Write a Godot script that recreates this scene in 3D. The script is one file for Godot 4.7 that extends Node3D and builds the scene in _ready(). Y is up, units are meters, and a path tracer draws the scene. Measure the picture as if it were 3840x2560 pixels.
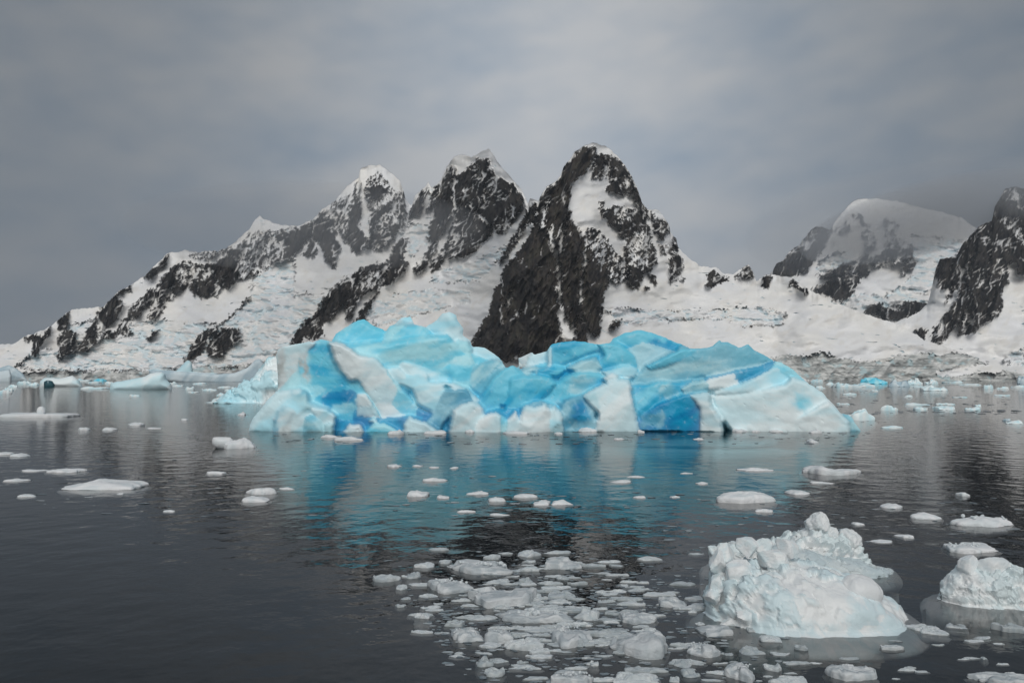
extends Node3D
# An Antarctic channel: a blue iceberg among drifting brash ice before a snowy, rocky range.
# Pixels of the photograph (3840 x 2560) give directions; distances come from the water each thing floats on.

const F := 2987.0          # focal length in photograph pixels
const EYE := 2.5           # camera height above the water
const HORIZON := 1421.0    # the row of the horizon

var rng := RandomNumberGenerator.new()
var pitch := 0.0
var nz := FastNoiseLite.new()      # plain fbm
var nr := FastNoiseLite.new()      # ridged
var nc := FastNoiseLite.new()      # cellular borders
var nf := FastNoiseLite.new()      # melt scallops
var np := FastNoiseLite.new()      # broken plates
var M := {}
var taken := {}

# ---------------------------------------------------------------- naming and tree helpers
func numbered(called: String) -> String:
	if not taken.has(called):
		taken[called] = 0
		return called
	taken[called] += 1
	return "%s_%03d" % [called, taken[called]]

func tag(o: Node, label: String, category := "", group := "", kind := "") -> void:
	o.set_meta("label", label)
	if category: o.set_meta("category", category)
	if group: o.set_meta("group", group)
	if kind: o.set_meta("kind", kind)

func put(called: String, mesh: Mesh, m: Material, parent: Node = null) -> MeshInstance3D:
	var o := MeshInstance3D.new()
	o.mesh = mesh
	o.material_override = m
	if parent:
		o.name = called
		parent.add_child(o, true)
	else:
		o.name = numbered(called)
		add_child(o, true)
	return o

func root_of(called: String, at := Vector3.ZERO) -> Node3D:
	var o := Node3D.new()
	o.name = numbered(called)
	add_child(o, true)
	o.position = at
	return o

# ---------------------------------------------------------------- pixels to places
func ray(x: float, y: float) -> Vector3:
	return Vector3((x - 1920.0) / F, -(y - 1280.0) / F, -1.0).rotated(Vector3.RIGHT, pitch)

func pt(x: float, y: float, d: float) -> Vector3:
	var r := ray(x, y)
	return Vector3(0, EYE, 0) + r * (d / -r.z)

func floatat(x: float, y: float) -> Vector3:
	var r := ray(x, maxf(y, HORIZON + 2.0))
	return Vector3(0, EYE, 0) + r * (EYE / -r.y)

func zoomed(z: int, a: Array) -> PackedVector2Array:
	# outlines were read off enlarged views of the photograph: [left, top, enlargement]
	var v = [[0, 0, 1.0], [0, 700, 1.96], [900, 500, 1.96], [1700, 500, 1.96], [2740, 650, 1.8445], [800, 1150, 1.96], [1700, 1150, 2.61375], [2300, 1150, 2.352]][z]
	var out := PackedVector2Array()
	for i in range(0, a.size(), 2):
		out.append(Vector2(v[0] + a[i] / v[2], v[1] + a[i + 1] / v[2]))
	return out

# ---------------------------------------------------------------- mesh helpers
func finish(v: PackedVector3Array, idx: PackedInt32Array, c: PackedColorArray) -> ArrayMesh:
	var n := PackedVector3Array()
	n.resize(v.size())
	for t in range(0, idx.size(), 3):
		var a := idx[t]
		var b := idx[t + 1]
		var d := idx[t + 2]
		var k := (v[d] - v[a]).cross(v[b] - v[a])
		n[a] += k
		n[b] += k
		n[d] += k
	for i in n.size():
		n[i] = n[i].normalized() if n[i].length_squared() > 1e-20 else Vector3.UP
	var arr := []
	arr.resize(Mesh.ARRAY_MAX)
	arr[Mesh.ARRAY_VERTEX] = v
	arr[Mesh.ARRAY_NORMAL] = n
	arr[Mesh.ARRAY_COLOR] = c
	arr[Mesh.ARRAY_INDEX] = idx
	var m := ArrayMesh.new()
	m.add_surface_from_arrays(Mesh.PRIMITIVE_TRIANGLES, arr)
	return m

func sstep(a: float, b: float, x: float) -> float:
	var t := clampf((x - a) / (b - a), 0.0, 1.0)
	return t * t * (3.0 - 2.0 * t)

func mixc(a: Color, b: Color, t: float) -> Color:
	return a.lerp(b, clampf(t, 0.0, 1.0))

# A solid block of ice whose outline is seen from the camera: faceted front, rounded edges, real thickness.
# o: d distance, th thickness, bv bevel, fc facets, sl facet slope, ns roughness, a / b colours, pf patch size (px), pb balance, wrap ragged edge (px), step
func block(poly: PackedVector2Array, o: Dictionary) -> ArrayMesh:
	var d0: float = o.d
	var th: float = o.get("th", 2.0)
	var bv: float = o.get("bv", 0.35)
	var sl: float = o.get("sl", 0.35) * 0.6
	var ns: float = o.get("ns", 0.06) * 0.45
	var step: float = o.get("step", 5.0)
	var ca: Color = o.a
	var cb: Color = o.b
	var pf: float = o.get("pf", 90.0)
	var pb: float = o.get("pb", 0.0)
	var sharp: float = o.get("sharp", 0.32)
	var rag: float = o.get("rag", 3.0) * 0.45
	var ang: float = o.get("ang", -0.35 + 0.5 * sin(o.get("seed", 1) * 12.9))
	var along := Vector2(cos(ang), sin(ang))
	var sd: int = o.get("seed", 1)
	var tilt: Vector2 = o.get("tilt", Vector2.ZERO)
	var zones: Array = o.get("zones", [])
	var cmap: Array = o.get("map", [])
	var r2 := RandomNumberGenerator.new()
	r2.seed = sd * 7919 + 13
	var m := d0 / F                        # metres per pixel there
	var lo := poly[0]
	var hi := poly[0]
	for p in poly:
		lo = lo.min(p)
		hi = hi.max(p)
	var cx := (lo + hi) * 0.5
	var planes := []
	for i in int(o.get("fc", 4)):
		var an := r2.randf() * TAU
		var g := Vector2(cos(an), sin(an)) * sl * r2.randf_range(0.4, 1.0)
		planes.append([g, (hi - lo).length() * 0.5 * m * sl * r2.randf_range(-0.45, -0.05)])
	var nx := int((hi.x - lo.x) / step) + 3
	var ny := int((hi.y - lo.y) / step) + 3
	var near := PackedFloat32Array()
	near.resize(nx * ny)
	var at := PackedVector2Array()
	at.resize(nx * ny)
	var ne := poly.size()
	var edge := 1.5 * step
	for j in ny:
		for i in nx:
			var p := Vector2(lo.x + (i - 1) * step, lo.y + (j - 1) * step)
			var best := 1e9
			var bp := p
			var inside := false
			var b := poly[ne - 1]
			for k in ne:
				var a := poly[k]
				var e := a - b
				var t := clampf((p - b).dot(e) / maxf(e.length_squared(), 1e-6), 0.0, 1.0)
				var q := b + e * t
				var dd := p.distance_squared_to(q)
				if dd < best:
					best = dd
					bp = q
				if (a.y > p.y) != (b.y > p.y) and p.x < (b.x - a.x) * (p.y - a.y) / (b.y - a.y) + a.x:
					inside = not inside
				b = a
			best = sqrt(best)
			if inside:
				near[j * nx + i] = best
				at[j * nx + i] = p
			else:
				near[j * nx + i] = -best
				at[j * nx + i] = bp
	var fi := PackedInt32Array()
	fi.resize(nx * ny)
	fi.fill(-1)
	var bi := fi.duplicate()
	var v := PackedVector3Array()
	var c := PackedColorArray()
	var idx := PackedInt32Array()
	for j in ny - 1:
		for i in nx - 1:
			var q := [j * nx + i, j * nx + i + 1, (j + 1) * nx + i + 1, (j + 1) * nx + i]
			if near[q[0]] <= 0 and near[q[1]] <= 0 and near[q[2]] <= 0 and near[q[3]] <= 0:
				continue
			for k in q:
				if fi[k] >= 0:
					continue
				var p := at[k]
				var de := maxf(near[k], 0.0) * m
				var t := clampf(de / bv, 0.0, 1.0)
				var off := bv * (1.0 - sqrt(maxf(0.0, 1.0 - (1.0 - t) * (1.0 - t))))
				var lp := (p - cx) * m
				var fz := 0.0
				if planes.size():
					fz = -1e9
					for g in planes:
						fz = maxf(fz, lp.dot(g[0]) + g[1])
				var s := sd * 37.0
				var n1 := nz.get_noise_2d(p.x * 0.5 + s, p.y * 0.5 - s)
				var n2 := nf.get_noise_2d(p.x * 1.3 - s + 14.0 * n1, p.y * 1.8 + s)
				var n3 := np.get_noise_2d((p.x + 0.5 * p.y) * 0.55 + s, (p.y - 0.4 * p.x) * 0.9)
				var front := d0 + off + fz + lp.dot(tilt) + (n1 * 1.2 + n2 * 1.3 + n3 * 0.25) * ns * t
				var mid := d0 + bv + fz + lp.dot(tilt)
				var wp := p + Vector2(nz.get_noise_2d(p.x * 3.0 + 900.0 + s, p.y * 3.0), nz.get_noise_2d(p.x * 3.0, p.y * 3.0 + 700.0 + s)) * rag * 2.0
				var la := p.dot(along)
				var lc := p.dot(along.orthogonal())
				var pn := nz.get_noise_2d(la * 32.0 / pf + s, lc * 105.0 / pf) + 0.22 * nz.get_noise_2d(la * 1.2 + s, lc * 7.0) + 0.12 * nz.get_noise_2d(p.x * 9.0, p.y * 9.0 + s)
				var col := mixc(ca, cb, sstep(-sharp, sharp, pn + pb))
				# zones of clearer or cloudier ice with borders of their own
				for zn in zones:
					var zp: PackedVector2Array = zn[0]
					var wz := p + Vector2(nz.get_noise_2d(p.x * 2.0 + s, p.y * 2.0), nz.get_noise_2d(p.x * 2.0, p.y * 2.0 - s)) * 22.0
					var zd := 1e9
					var zin := false
					var zb := zp[zp.size() - 1]
					for za in zp:
						var ze := za - zb
						zd = minf(zd, wz.distance_squared_to(zb + ze * clampf((wz - zb).dot(ze) / maxf(ze.length_squared(), 1e-6), 0.0, 1.0)))
						if (za.y > wz.y) != (zb.y > wz.y) and wz.x < (zb.x - za.x) * (wz.y - za.y) / (zb.y - za.y) + za.x:
							zin = not zin
						zb = za
					zd = sqrt(zd) * (1.0 if zin else -1.0)
					var zsoft: float = zn[3]
					col = mixc(col, mixc(zn[1], zn[2], sstep(-sharp, sharp, pn)), sstep(-zsoft, zsoft, zd))
				if cmap.size():
					var mk := clampi(int((p.y - 1170.0) / 8.0), 0, 63) * 300 + clampi(int((p.x - 900.0) / 8.0), 0, 299)
					col = mixc(col, Color(cmap[0][mk], cmap[1][mk], cmap[2][mk]), 0.36)
				# bubble veins
				var vein := nr.get_noise_2d((p.x + p.y * 0.6) * 1.3 + s, (p.y - p.x * 0.4) * 0.5)
				col = mixc(col, Color(0.72, 0.86, 0.92), sstep(0.72, 0.95, vein) * 0.45)
				if near[k] <= 0:
					v.append(pt(wp.x, wp.y, mid))
					c.append(col)
					fi[k] = v.size() - 1
					bi[k] = v.size() - 1
				else:
					v.append(pt(wp.x, wp.y, minf(front, mid + bv)))
					c.append(col)
					fi[k] = v.size() - 1
					v.append(pt(wp.x, wp.y, mid + maxf(th - bv, 0.1) * (1.0 - (1.0 - t) * (1.0 - t)) + 0.02))
					c.append(col)
					bi[k] = v.size() - 1
			idx.append_array([fi[q[0]], fi[q[1]], fi[q[2]], fi[q[0]], fi[q[2]], fi[q[3]]])
			idx.append_array([bi[q[0]], bi[q[2]], bi[q[1]], bi[q[0]], bi[q[3]], bi[q[2]]])
	return finish(v, idx, c)

# A floating piece of ice: uneven outline, a rolling top, a cut edge at the water and a body under it.
# prof: heights along its length (0..1), seen from the camera side
func floe(w: float, dp: float, h: float, prof: Array, sd: int, o := {}) -> ArrayMesh:
	var nt: int = o.get("nt", 40)
	var nrg: int = o.get("nr", 14)
	var rough: float = o.get("rough", 0.12)
	var keel: float = o.get("keel", maxf(h * 1.5, w * 0.12))
	var shelf: float = o.get("shelf", 1.12)
	var lip: float = o.get("lip", 0.3)
	var flat: float = o.get("flat", 3.0)
	var ca: Color = o.get("a", Color(0.74, 0.77, 0.79))
	var cb: Color = o.get("b", Color(0.60, 0.67, 0.71))
	var s := sd * 51.3
	var plates: float = o.get("plates", 0.3)
	var v := PackedVector3Array()
	var c := PackedColorArray()
	var idx := PackedInt32Array()
	var f := 70.0
	var rows := nrg + 5
	var r2 := RandomNumberGenerator.new()
	r2.seed = sd * 911 + 3
	var lean := Vector2(r2.randf_range(-0.22, 0.22), r2.randf_range(-0.15, 0.25))
	var sides := []
	var ns: int = r2.randi_range(4, 7)
	for k in ns:
		sides.append([TAU * (k + r2.randf_range(-0.3, 0.3)) / ns, r2.randf_range(0.55, 0.98)])
	for j in rows:
		for i in nt:
			var th := TAU * i / nt
			var cxn := cos(th)
			var czn := sin(th)
			var pn8 := 0.0
			for k in sides:
				pn8 += pow(maxf(0.0, cos(th - k[0]) / k[1]), 16.0)
			var out := minf(1.25, pow(maxf(pn8, 1e-4), -1.0 / 16.0)) * (1.0 + 0.16 * nz.get_noise_2d(cxn * 90.0 + s, czn * 90.0) + 0.10 * nz.get_noise_2d(cxn * 260.0 - s, czn * 260.0))
			var rr := 0.0
			var y := 0.0
			if j < nrg:
				rr = 1.0 - pow(1.0 - float(j) / (nrg - 1), 1.7)
				var px := cxn * rr
				var hp := 1.0
				if prof.size() > 1:
					var u := clampf((px * out * 0.5 + 0.5), 0.0, 0.9999) * (prof.size() - 1)
					var k := int(u)
					hp = lerpf(prof[k], prof[k + 1], sstep(0, 1, u - k))
				var dome := pow(maxf(0.0, 1.0 - pow(rr, flat)), 0.6)
				y = h * (lip * (0.5 + 0.5 * hp) + (1.0 - lip) * hp * dome)
				y += h * (lean.x * px + lean.y * czn * rr)
				y += h * plates * np.get_noise_2d((px + 0.1 * nz.get_noise_2d(px * 200.0, czn * 200.0)) * 150.0 + s, czn * rr * 110.0)
				y += h * rough * (2.0 * nz.get_noise_2d(px * f * 1.5 + s, czn * rr * f * 1.5 - s) + 1.1 * nr.get_noise_2d(px * f * 4.0 - s, czn * rr * f * 4.0)) * (1.0 - 0.6 * rr)
			elif j == nrg:
				rr = 1.03
				y = h * lip * 0.25
			elif j == nrg + 1:
				rr = 0.97
				y = -keel * 0.04
			elif j == nrg + 2:
				rr = shelf
				y = -keel * 0.18
			elif j == nrg + 3:
				rr = shelf * 0.9
				y = -keel * 0.6
			else:
				rr = 0.35
				y = -keel
			var jig := 1.0 + 0.05 * nz.get_noise_3d(cxn * 300.0 + s, y * 400.0 / maxf(h, 0.01), czn * 300.0)
			v.append(Vector3(cxn * rr * out * jig * w * 0.5, y, czn * rr * out * jig * dp * 0.5))
			var pn := nz.get_noise_2d(cxn * rr * 120.0 + s, czn * rr * 120.0 + s)
			c.append(mixc(ca, cb, sstep(-0.2, 0.3, pn)))
	for j in rows - 1:
		for i in nt:
			var a := j * nt + i
			var b := j * nt + (i + 1) % nt
			var d := a + nt
			var e := b + nt
			idx.append_array([a, b, e, a, e, d])
	v.append(Vector3(0, -keel, 0))
	c.append(cb)
	for i in nt:
		idx.append_array([(rows - 1) * nt + i, (rows - 1) * nt + (i + 1) % nt, v.size() - 1])
	return finish(v, idx, c)

# A grounded lump of ice: heights along its length (m), arched over from back to front, broken into plates, with a skirt under water.
func lump(w: float, ridge: Array, zb: float, zf: float, o := {}) -> ArrayMesh:
	var nu: int = o.get("nu", 190)
	var nv: int = o.get("nv", 110)
	var amp: float = o.get("amp", 0.05)
	var cell: float = o.get("cell", 0.16)
	var rough: Array = o.get("rough", [1.0, 1.0])
	var skirt: float = o.get("skirt", 1.25)
	var sd: float = o.get("seed", 1) * 33.0
	var ca: Color = o.get("a", Color(0.84, 0.87, 0.88))
	var cb: Color = o.get("b", Color(0.72, 0.82, 0.85))
	var under := 8
	var v := PackedVector3Array()
	var c := PackedColorArray()
	var idx := PackedInt32Array()
	var rows := nv + under * 2
	for j in rows:
		for i in nu:
			var u := float(i) / (nu - 1)
			var k := u * (ridge.size() - 1)
			var a := mini(int(k), ridge.size() - 2)
			var hr := lerpf(ridge[a], ridge[a + 1], sstep(0, 1, k - a))
			var kr := u * (rough.size() - 1)
			var ar := mini(int(kr), rough.size() - 2)
			var rg := lerpf(rough[ar], rough[ar + 1], kr - ar)
			var e := pow(maxf(0.0, 1.0 - pow(absf(2.0 * u - 1.0), 2.6)), 0.55)
			var p := Vector3((u - 0.5) * w, 0, 0)
			var n := Vector3.UP
			if j < under or j >= nv + under:
				var t := float(under - j) / under if j < under else float(j - nv - under + 1) / under
				var sg := -1.0 if j < under else 1.0
				var z0 := zb if j < under else zf
				var out := lerpf(1.0, skirt, sin(minf(t * 1.6, 1.0) * PI * 0.5)) * (1.0 - 0.9 * sstep(0.55, 1.0, t))
				p.x *= lerpf(1.0, 1.0 + (skirt - 1.0) * 0.5, minf(t * 2.0, 1.0))
				p.z = sg * absf(z0) * (e * out + 0.02)
				p.y = -t * (0.05 + 0.38 * t)
				n = Vector3(0, 0.3, sg)
			else:
				var ph := PI * (j - under + 0.5) / nv
				var cz := -cos(ph)
				p.z = (absf(zf) if cz > 0 else absf(zb)) * signf(cz) * pow(absf(cz), 0.8) * (e + 0.02)
				p.y = hr * pow(sin(ph), 0.75)
				n = Vector3((0.5 - u) * -1.2, sin(ph) + 0.2, cz).normalized()
			var q := p * (1.0 / cell) * 100.0 + Vector3(sd, 0, -sd)
			var wob := Vector3(nz.get_noise_3d(q.x, q.y, q.z), nz.get_noise_3d(q.y + 90.0, q.z, q.x), nz.get_noise_3d(q.z, q.x + 50.0, q.y)) * 40.0
			var q2 := q + wob
			var calm: float = 1.0 - 0.8 * clampf(p.z / absf(zf), 0.0, 1.0) * o.get("calm", 0.0)
			var plate := np.get_noise_3d(q2.x, q2.y * 1.4, q2.z) + 0.45 * np.get_noise_3d(q2.x * 2.4 + 70.0, q2.y * 3.0, q2.z * 2.4)
			var soft := nz.get_noise_3d(q.x * 0.45, q.y * 0.45, q.z * 0.45)
			var scal := nf.get_noise_3d(q.x * 1.5, q.y * 1.5, q.z * 1.5)
			v.append(p + n * (amp * rg * calm * plate + amp * 1.6 * soft - amp * 0.35 * scal))
			c.append(mixc(ca, cb, sstep(-0.25, 0.35, soft + 0.3 * plate)))
	for j in rows - 1:
		for i in nu - 1:
			var a := j * nu + i
			idx.append_array([a, a + nu, a + nu + 1, a, a + nu + 1, a + 1])
	return finish(v, idx, c)

# A broken lump: a ball cut by random planes, roughened.
func chunk(size: Vector3, sd: int, cuts := 9, rough := 0.06, ca := Color(0.74, 0.78, 0.80), cb := Color(0.62, 0.72, 0.76), nu := 20, nv := 12, crisp := false) -> ArrayMesh:
	var r2 := RandomNumberGenerator.new()
	r2.seed = sd * 104729 + 7
	var pl := []
	for i in cuts:
		var n := Vector3(r2.randfn(), r2.randfn(), r2.randfn()).normalized()
		pl.append([n, r2.randf_range(0.42, 0.85) if cuts < 12 else r2.randf_range(0.6, 0.9)])
	var v := PackedVector3Array()
	var c := PackedColorArray()
	var idx := PackedInt32Array()
	var s := sd * 17.7
	for j in nv + 1:
		for i in nu:
			var ph := PI * j / nv
			var th := TAU * i / nu
			var dr := Vector3(sin(ph) * cos(th), cos(ph), sin(ph) * sin(th))
			var r := 1.0
			for k in pl:
				var q: float = dr.dot(k[0])
				if q > 0.05:
					r = minf(r, k[1] / q)
			r *= 1.0 + rough * (1.6 * nz.get_noise_3d(dr.x * 90.0 + s, dr.y * 90.0, dr.z * 90.0) + nr.get_noise_3d(dr.x * 160.0, dr.y * 160.0 + s, dr.z * 160.0))
			v.append(dr * r * size * 0.5)
			c.append(mixc(ca, cb, sstep(-0.15, 0.25, nz.get_noise_3d(dr.x * 70.0, dr.y * 70.0 - s, dr.z * 70.0))))
	for j in nv:
		for i in nu:
			var a := j * nu + i
			var b := j * nu + (i + 1) % nu
			idx.append_array([a, b, b + nu, a, b + nu, a + nu])
	if not crisp:
		return finish(v, idx, c)
	var fv := PackedVector3Array()
	var fcol := PackedColorArray()
	var fidx := PackedInt32Array()
	for k in idx.size():
		fv.append(v[idx[k]])
		fcol.append(c[idx[k]])
		fidx.append(k)
	return finish(fv, fidx, fcol)

# ---------------------------------------------------------------- mountains
# One relief of a mountain side: rows run from the shore to the skyline and over it down the back.
# Rock stands steep and snow lies back; both are built from what the photograph shows there.
func mountain(called: String, label: String, skyline: Array, x0: float, x1: float, ncol: int, nrow: int, d_foot: float, foot_y: float, shapes: Array, sd: int, bulge: Callable) -> void:
	# 1. what covers the slope, drawn on a coarse map: 0 snow, 1 rock, 2 rock half under snow, 3 ice cliff, 4 broken glacier, 5 brown rock
	var cell := 3.0
	var gw := int((x1 - x0) / cell) + 1
	var gh := int((1460.0 - 480.0) / cell) + 1
	var cover := PackedByteArray()
	cover.resize(gw * gh)
	for sh in shapes:
		var poly: PackedVector2Array = sh[1]
		var ylo := 1e9
		var yhi := -1e9
		for p in poly:
			ylo = minf(ylo, p.y)
			yhi = maxf(yhi, p.y)
		for row in range(maxi(0, int((ylo - 480.0) / cell)), mini(gh, int((yhi - 480.0) / cell) + 2)):
			var y := 480.0 + row * cell
			var xs := []
			var b := poly[poly.size() - 1]
			for a in poly:
				if (a.y > y) != (b.y > y):
					xs.append((b.x - a.x) * (y - a.y) / (b.y - a.y) + a.x)
				b = a
			xs.sort()
			for k in range(0, xs.size() - 1, 2):
				for col in range(maxi(0, int((xs[k] - x0) / cell + 0.5)), mini(gw - 1, int((xs[k + 1] - x0) / cell + 0.5)) + 1):
					cover[row * gw + col] = sh[0]
	# 2. the grid
	var n := ncol * nrow
	var kx := PackedFloat32Array()
	var ky := PackedFloat32Array()
	var cot := PackedFloat32Array()
	var cls := PackedByteArray()
	var rock := PackedFloat32Array()
	kx.resize(n); ky.resize(n); cot.resize(n); cls.resize(n); rock.resize(n)
	var seg := 0
	var tops := PackedFloat32Array()
	for i in ncol:
		var x := x0 + (x1 - x0) * i / (ncol - 1)
		while seg < skyline.size() / 2 - 2 and skyline[(seg + 1) * 2] < x:
			seg += 1
		var ax: float = skyline[seg * 2]
		var bx: float = skyline[seg * 2 + 2]
		var top := lerpf(skyline[seg * 2 + 1], skyline[seg * 2 + 3], clampf((x - ax) / maxf(bx - ax, 0.01), 0, 1))
		tops.append(top + 5.0 * nz.get_noise_2d(x * 3.0, sd * 99.0) + 2.5 * nz.get_noise_2d(x * 9.0, sd * 77.0))
	var even := blur(blur(tops, ncol, 1, 22, 0), ncol, 1, 14, 0)
	for i in ncol:
		var x := x0 + (x1 - x0) * i / (ncol - 1)
		for j in nrow:
			var up := float(j) / (nrow - 1)
			var y := lerpf(foot_y, even[i], up) + (tops[i] - even[i]) * pow(up, 7.0)
			var k := j * ncol + i
			kx[k] = x
			ky[k] = y
			# ragged borders between rock and snow
			var wx := x + 11.0 * nz.get_noise_2d(x * 3.2, y * 3.2 + sd * 50.0) + 9.0 * nz.get_noise_2d(x * 9.0, y * 7.0)
			var wy := y + 11.0 * nz.get_noise_2d(x * 3.2 + 400.0, y * 3.2) + 10.0 * nz.get_noise_2d(x * 9.0 + 90.0, y * 7.0)
			var cc: int = cover[clampi(int((wy - 480.0) / cell), 0, gh - 1) * gw + clampi(int((wx - x0) / cell), 0, gw - 1)]
			cls[k] = cc
			var isrock := 0.0
			var bend := 26.0 * nz.get_noise_2d(x * 0.8, y * 0.8 + 50.0)
			var gully := nr.get_noise_2d((x + 0.22 * y + bend) * 1.5 + sd * 31.0, y * 0.2)
			var ledge := nr.get_noise_2d((x * 0.6 - y + bend) * 1.0 + 500.0, (y * 0.8 + x * 0.55) * 3.0)
			var speck := 0.6 * nz.get_noise_2d((x + 0.6 * y) * 5.0, (y - 0.5 * x) * 2.6 + 300.0) + 0.5 * nz.get_noise_2d(x * 12.0, y * 8.0)
			if cc == 1 or cc == 5:
				var dust := nz.get_noise_2d(x * 0.9, y * 0.9 + 700.0)
				if cc == 5: dust -= 0.25 + 0.3 * sstep(850.0, 1100.0, y)
				isrock = 1.0 - sstep(0.70, 0.84, gully + 0.3 * dust + 0.15 * speck) * 0.92
				isrock *= 1.0 - sstep(0.58, 0.74, ledge + 0.7 * dust + 0.25 * speck - 0.1) * 0.85
				isrock *= 1.0 - sstep(0.42, 0.55, speck + 0.6 * dust) * 0.6
			elif cc == 2:
				isrock = 1.0 - sstep(-0.02, 0.16, speck + 0.3 * ledge + 0.25 * gully - 0.05)
			rock[k] = isrock
			cot[k] = 0.42 if (cc == 1 or cc == 5) else 0.6 if cc == 2 else 0.15 if cc == 3 else 1.5
	var sm := blur(blur(cot, ncol, nrow, 9, 7), ncol, nrow, 6, 5)
	# 3. distances, from the shore up
	var dist := PackedFloat32Array()
	dist.resize(n)
	for i in ncol:
		var d: float = d_foot + bulge.call(kx[i], ky[i])
		for j in nrow:
			var k := j * ncol + i
			if j:
				d += d * (ky[k - ncol] - ky[k]) / F * sm[k]
			dist[k] = d
	dist = blur(blur(blur(dist, ncol, nrow, 18, 2), ncol, nrow, 14, 4), ncol, nrow, 8, 3)
	var v := PackedVector3Array()
	var c := PackedColorArray()
	var idx := PackedInt32Array()
	v.resize(n); c.resize(n)
	var unit := d_foot / 800.0
	for k in n:
		var x := kx[k]
		var y := ky[k]
		var r := rock[k]
		var d: float = dist[k] + bulge.call(x, y) - bulge.call(x, foot_y)
		var cc := cls[k]
		var crev := sstep(0.80, 0.94, nr.get_noise_2d(x * 0.42 - y * 0.35, y * 1.5 + sd * 60.0)) * sstep(-0.05, 0.2, nz.get_noise_2d(x * 0.7, y * 1.0 + 600.0))
		var cells := 0.0
		if cc == 1 or cc == 2 or cc == 5:
			d -= unit * (24.0 * nr.get_noise_2d(x * 0.7 + 0.25 * y, y * 0.22) + 9.0 * nr.get_noise_2d(x * 1.9 + 0.5 * y, y * 0.6) + 3.5 * nr.get_noise_2d(x * 4.5 + y, y * 1.8) * r + 2.5 * r)
		elif cc == 3:
			d -= unit * (6.0 * nr.get_noise_2d(x * 0.9, y * 0.8) + 2.0 * nz.get_noise_2d(x * 3.0, y * 3.0) + 0.7 * nz.get_noise_2d(x * 9.0, y * 9.0))
		elif cc == 4:
			cells = 1.0 - sstep(0.02, 0.16, nc.get_noise_2d(x * 0.35 - y * 0.35, y * 1.1) + 1.0 + 0.3 * nz.get_noise_2d(x * 3.0, y * 5.0))
			d -= unit * (16.0 * nz.get_noise_2d(x * 0.8, y * 1.8) + 3.5 * nz.get_noise_2d(x * 2.5, y * 5.0) + 1.2 * nz.get_noise_2d(x * 7.0, y * 11.0))
			d += unit * 3.0 * cells
		else:
			d -= unit * (22.0 * nz.get_noise_2d(x * 0.35, y * 0.75 + 80.0) + 1.4 * nz.get_noise_2d(x * 1.6 + y * 1.2, y * 2.4))
			d += unit * 3.0 * crev
		v[k] = pt(x, y, d)
		var tone := nz.get_noise_2d(x * 2.2, y * 1.1 + 40.0) + 0.7 * nz.get_noise_2d(x * 9.0, y * 5.0)
		var rk := mixc(Color(0.018, 0.0175, 0.019), Color(0.062, 0.057, 0.053), 0.45 + tone * 1.1)
		if cc == 5:
			rk = mixc(rk, Color(0.058, 0.051, 0.045), sstep(0.0, 0.5, nz.get_noise_2d(x * 1.5, y * 1.2 + 70.0) + 0.25))
		var sn := mixc(Color(0.80, 0.81, 0.83), Color(0.83, 0.82, 0.80), 0.5 + nz.get_noise_2d(x * 0.5, y * 0.8))
		if cc == 4:
			sn = mixc(sn, Color(0.56, 0.72, 0.79), maxf(cells * 0.6, 0.5 * sstep(0.15, 0.45, nz.get_noise_2d(x * 1.6 + y * 0.5, y * 4.0))))
		elif cc == 3:
			sn = mixc(Color(0.66, 0.67, 0.66), Color(0.33, 0.35, 0.35), 0.45 + 1.1 * nz.get_noise_2d(x * 1.4, y * 3.0) + 0.8 * nz.get_noise_2d(x * 0.35 + y * 0.5, y * 14.0))
			sn = mixc(sn, Color(0.45, 0.60, 0.64), 0.7 * sstep(0.2, 0.4, nz.get_noise_2d(x * 1.4 + 200.0, y * 2.0)))
		else:
			sn = mixc(sn, Color(0.50, 0.66, 0.73), crev * 0.8)
			sn = mixc(sn, Color(0.66, 0.61, 0.54), sstep(0.22, 0.5, nz.get_noise_2d(x * 1.3 + y * 0.8, y * 1.4 + 900.0)) * 0.25)
		c[k] = mixc(sn, rk, r)
	for j in nrow - 1:
		for i in ncol - 1:
			var a := j * ncol + i
			idx.append_array([a, a + ncol, a + ncol + 1, a, a + ncol + 1, a + 1])
	# 4. the far side, so that the mountain has a body
	var first := v.size()
	for b in 4:
		for i in range(0, ncol, 4):
			var t := v[(nrow - 1) * ncol + i]
			var away := Vector3(t.x, 0, t.z).normalized()
			v.append(t + away * unit * [12.0, 70.0, 220.0, 500.0][b] - Vector3(0, (t.y + 5.0) * [0.02, 0.2, 0.6, 1.0][b], 0))
			c.append(Color(0.8, 0.81, 0.83))
	var bw := int((ncol + 3) / 4)
	for i in bw - 1:
		for q in 4:
			var a: int = (nrow - 1) * ncol + mini(i * 4 + q, ncol - 1)
			var a2: int = (nrow - 1) * ncol + mini(i * 4 + q + 1, ncol - 1)
			idx.append_array([a, first + i, a2])
		idx.append_array([(nrow - 1) * ncol + mini(i * 4 + 4, ncol - 1), first + i, first + i + 1])
	for b in 3:
		for i in bw - 1:
			var a := first + b * bw + i
			idx.append_array([a, a + bw, a + bw + 1, a, a + bw + 1, a + 1])
	var o := put(called, finish(v, idx, c), M.land)
	tag(o, label, "", "", "structure")

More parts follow.
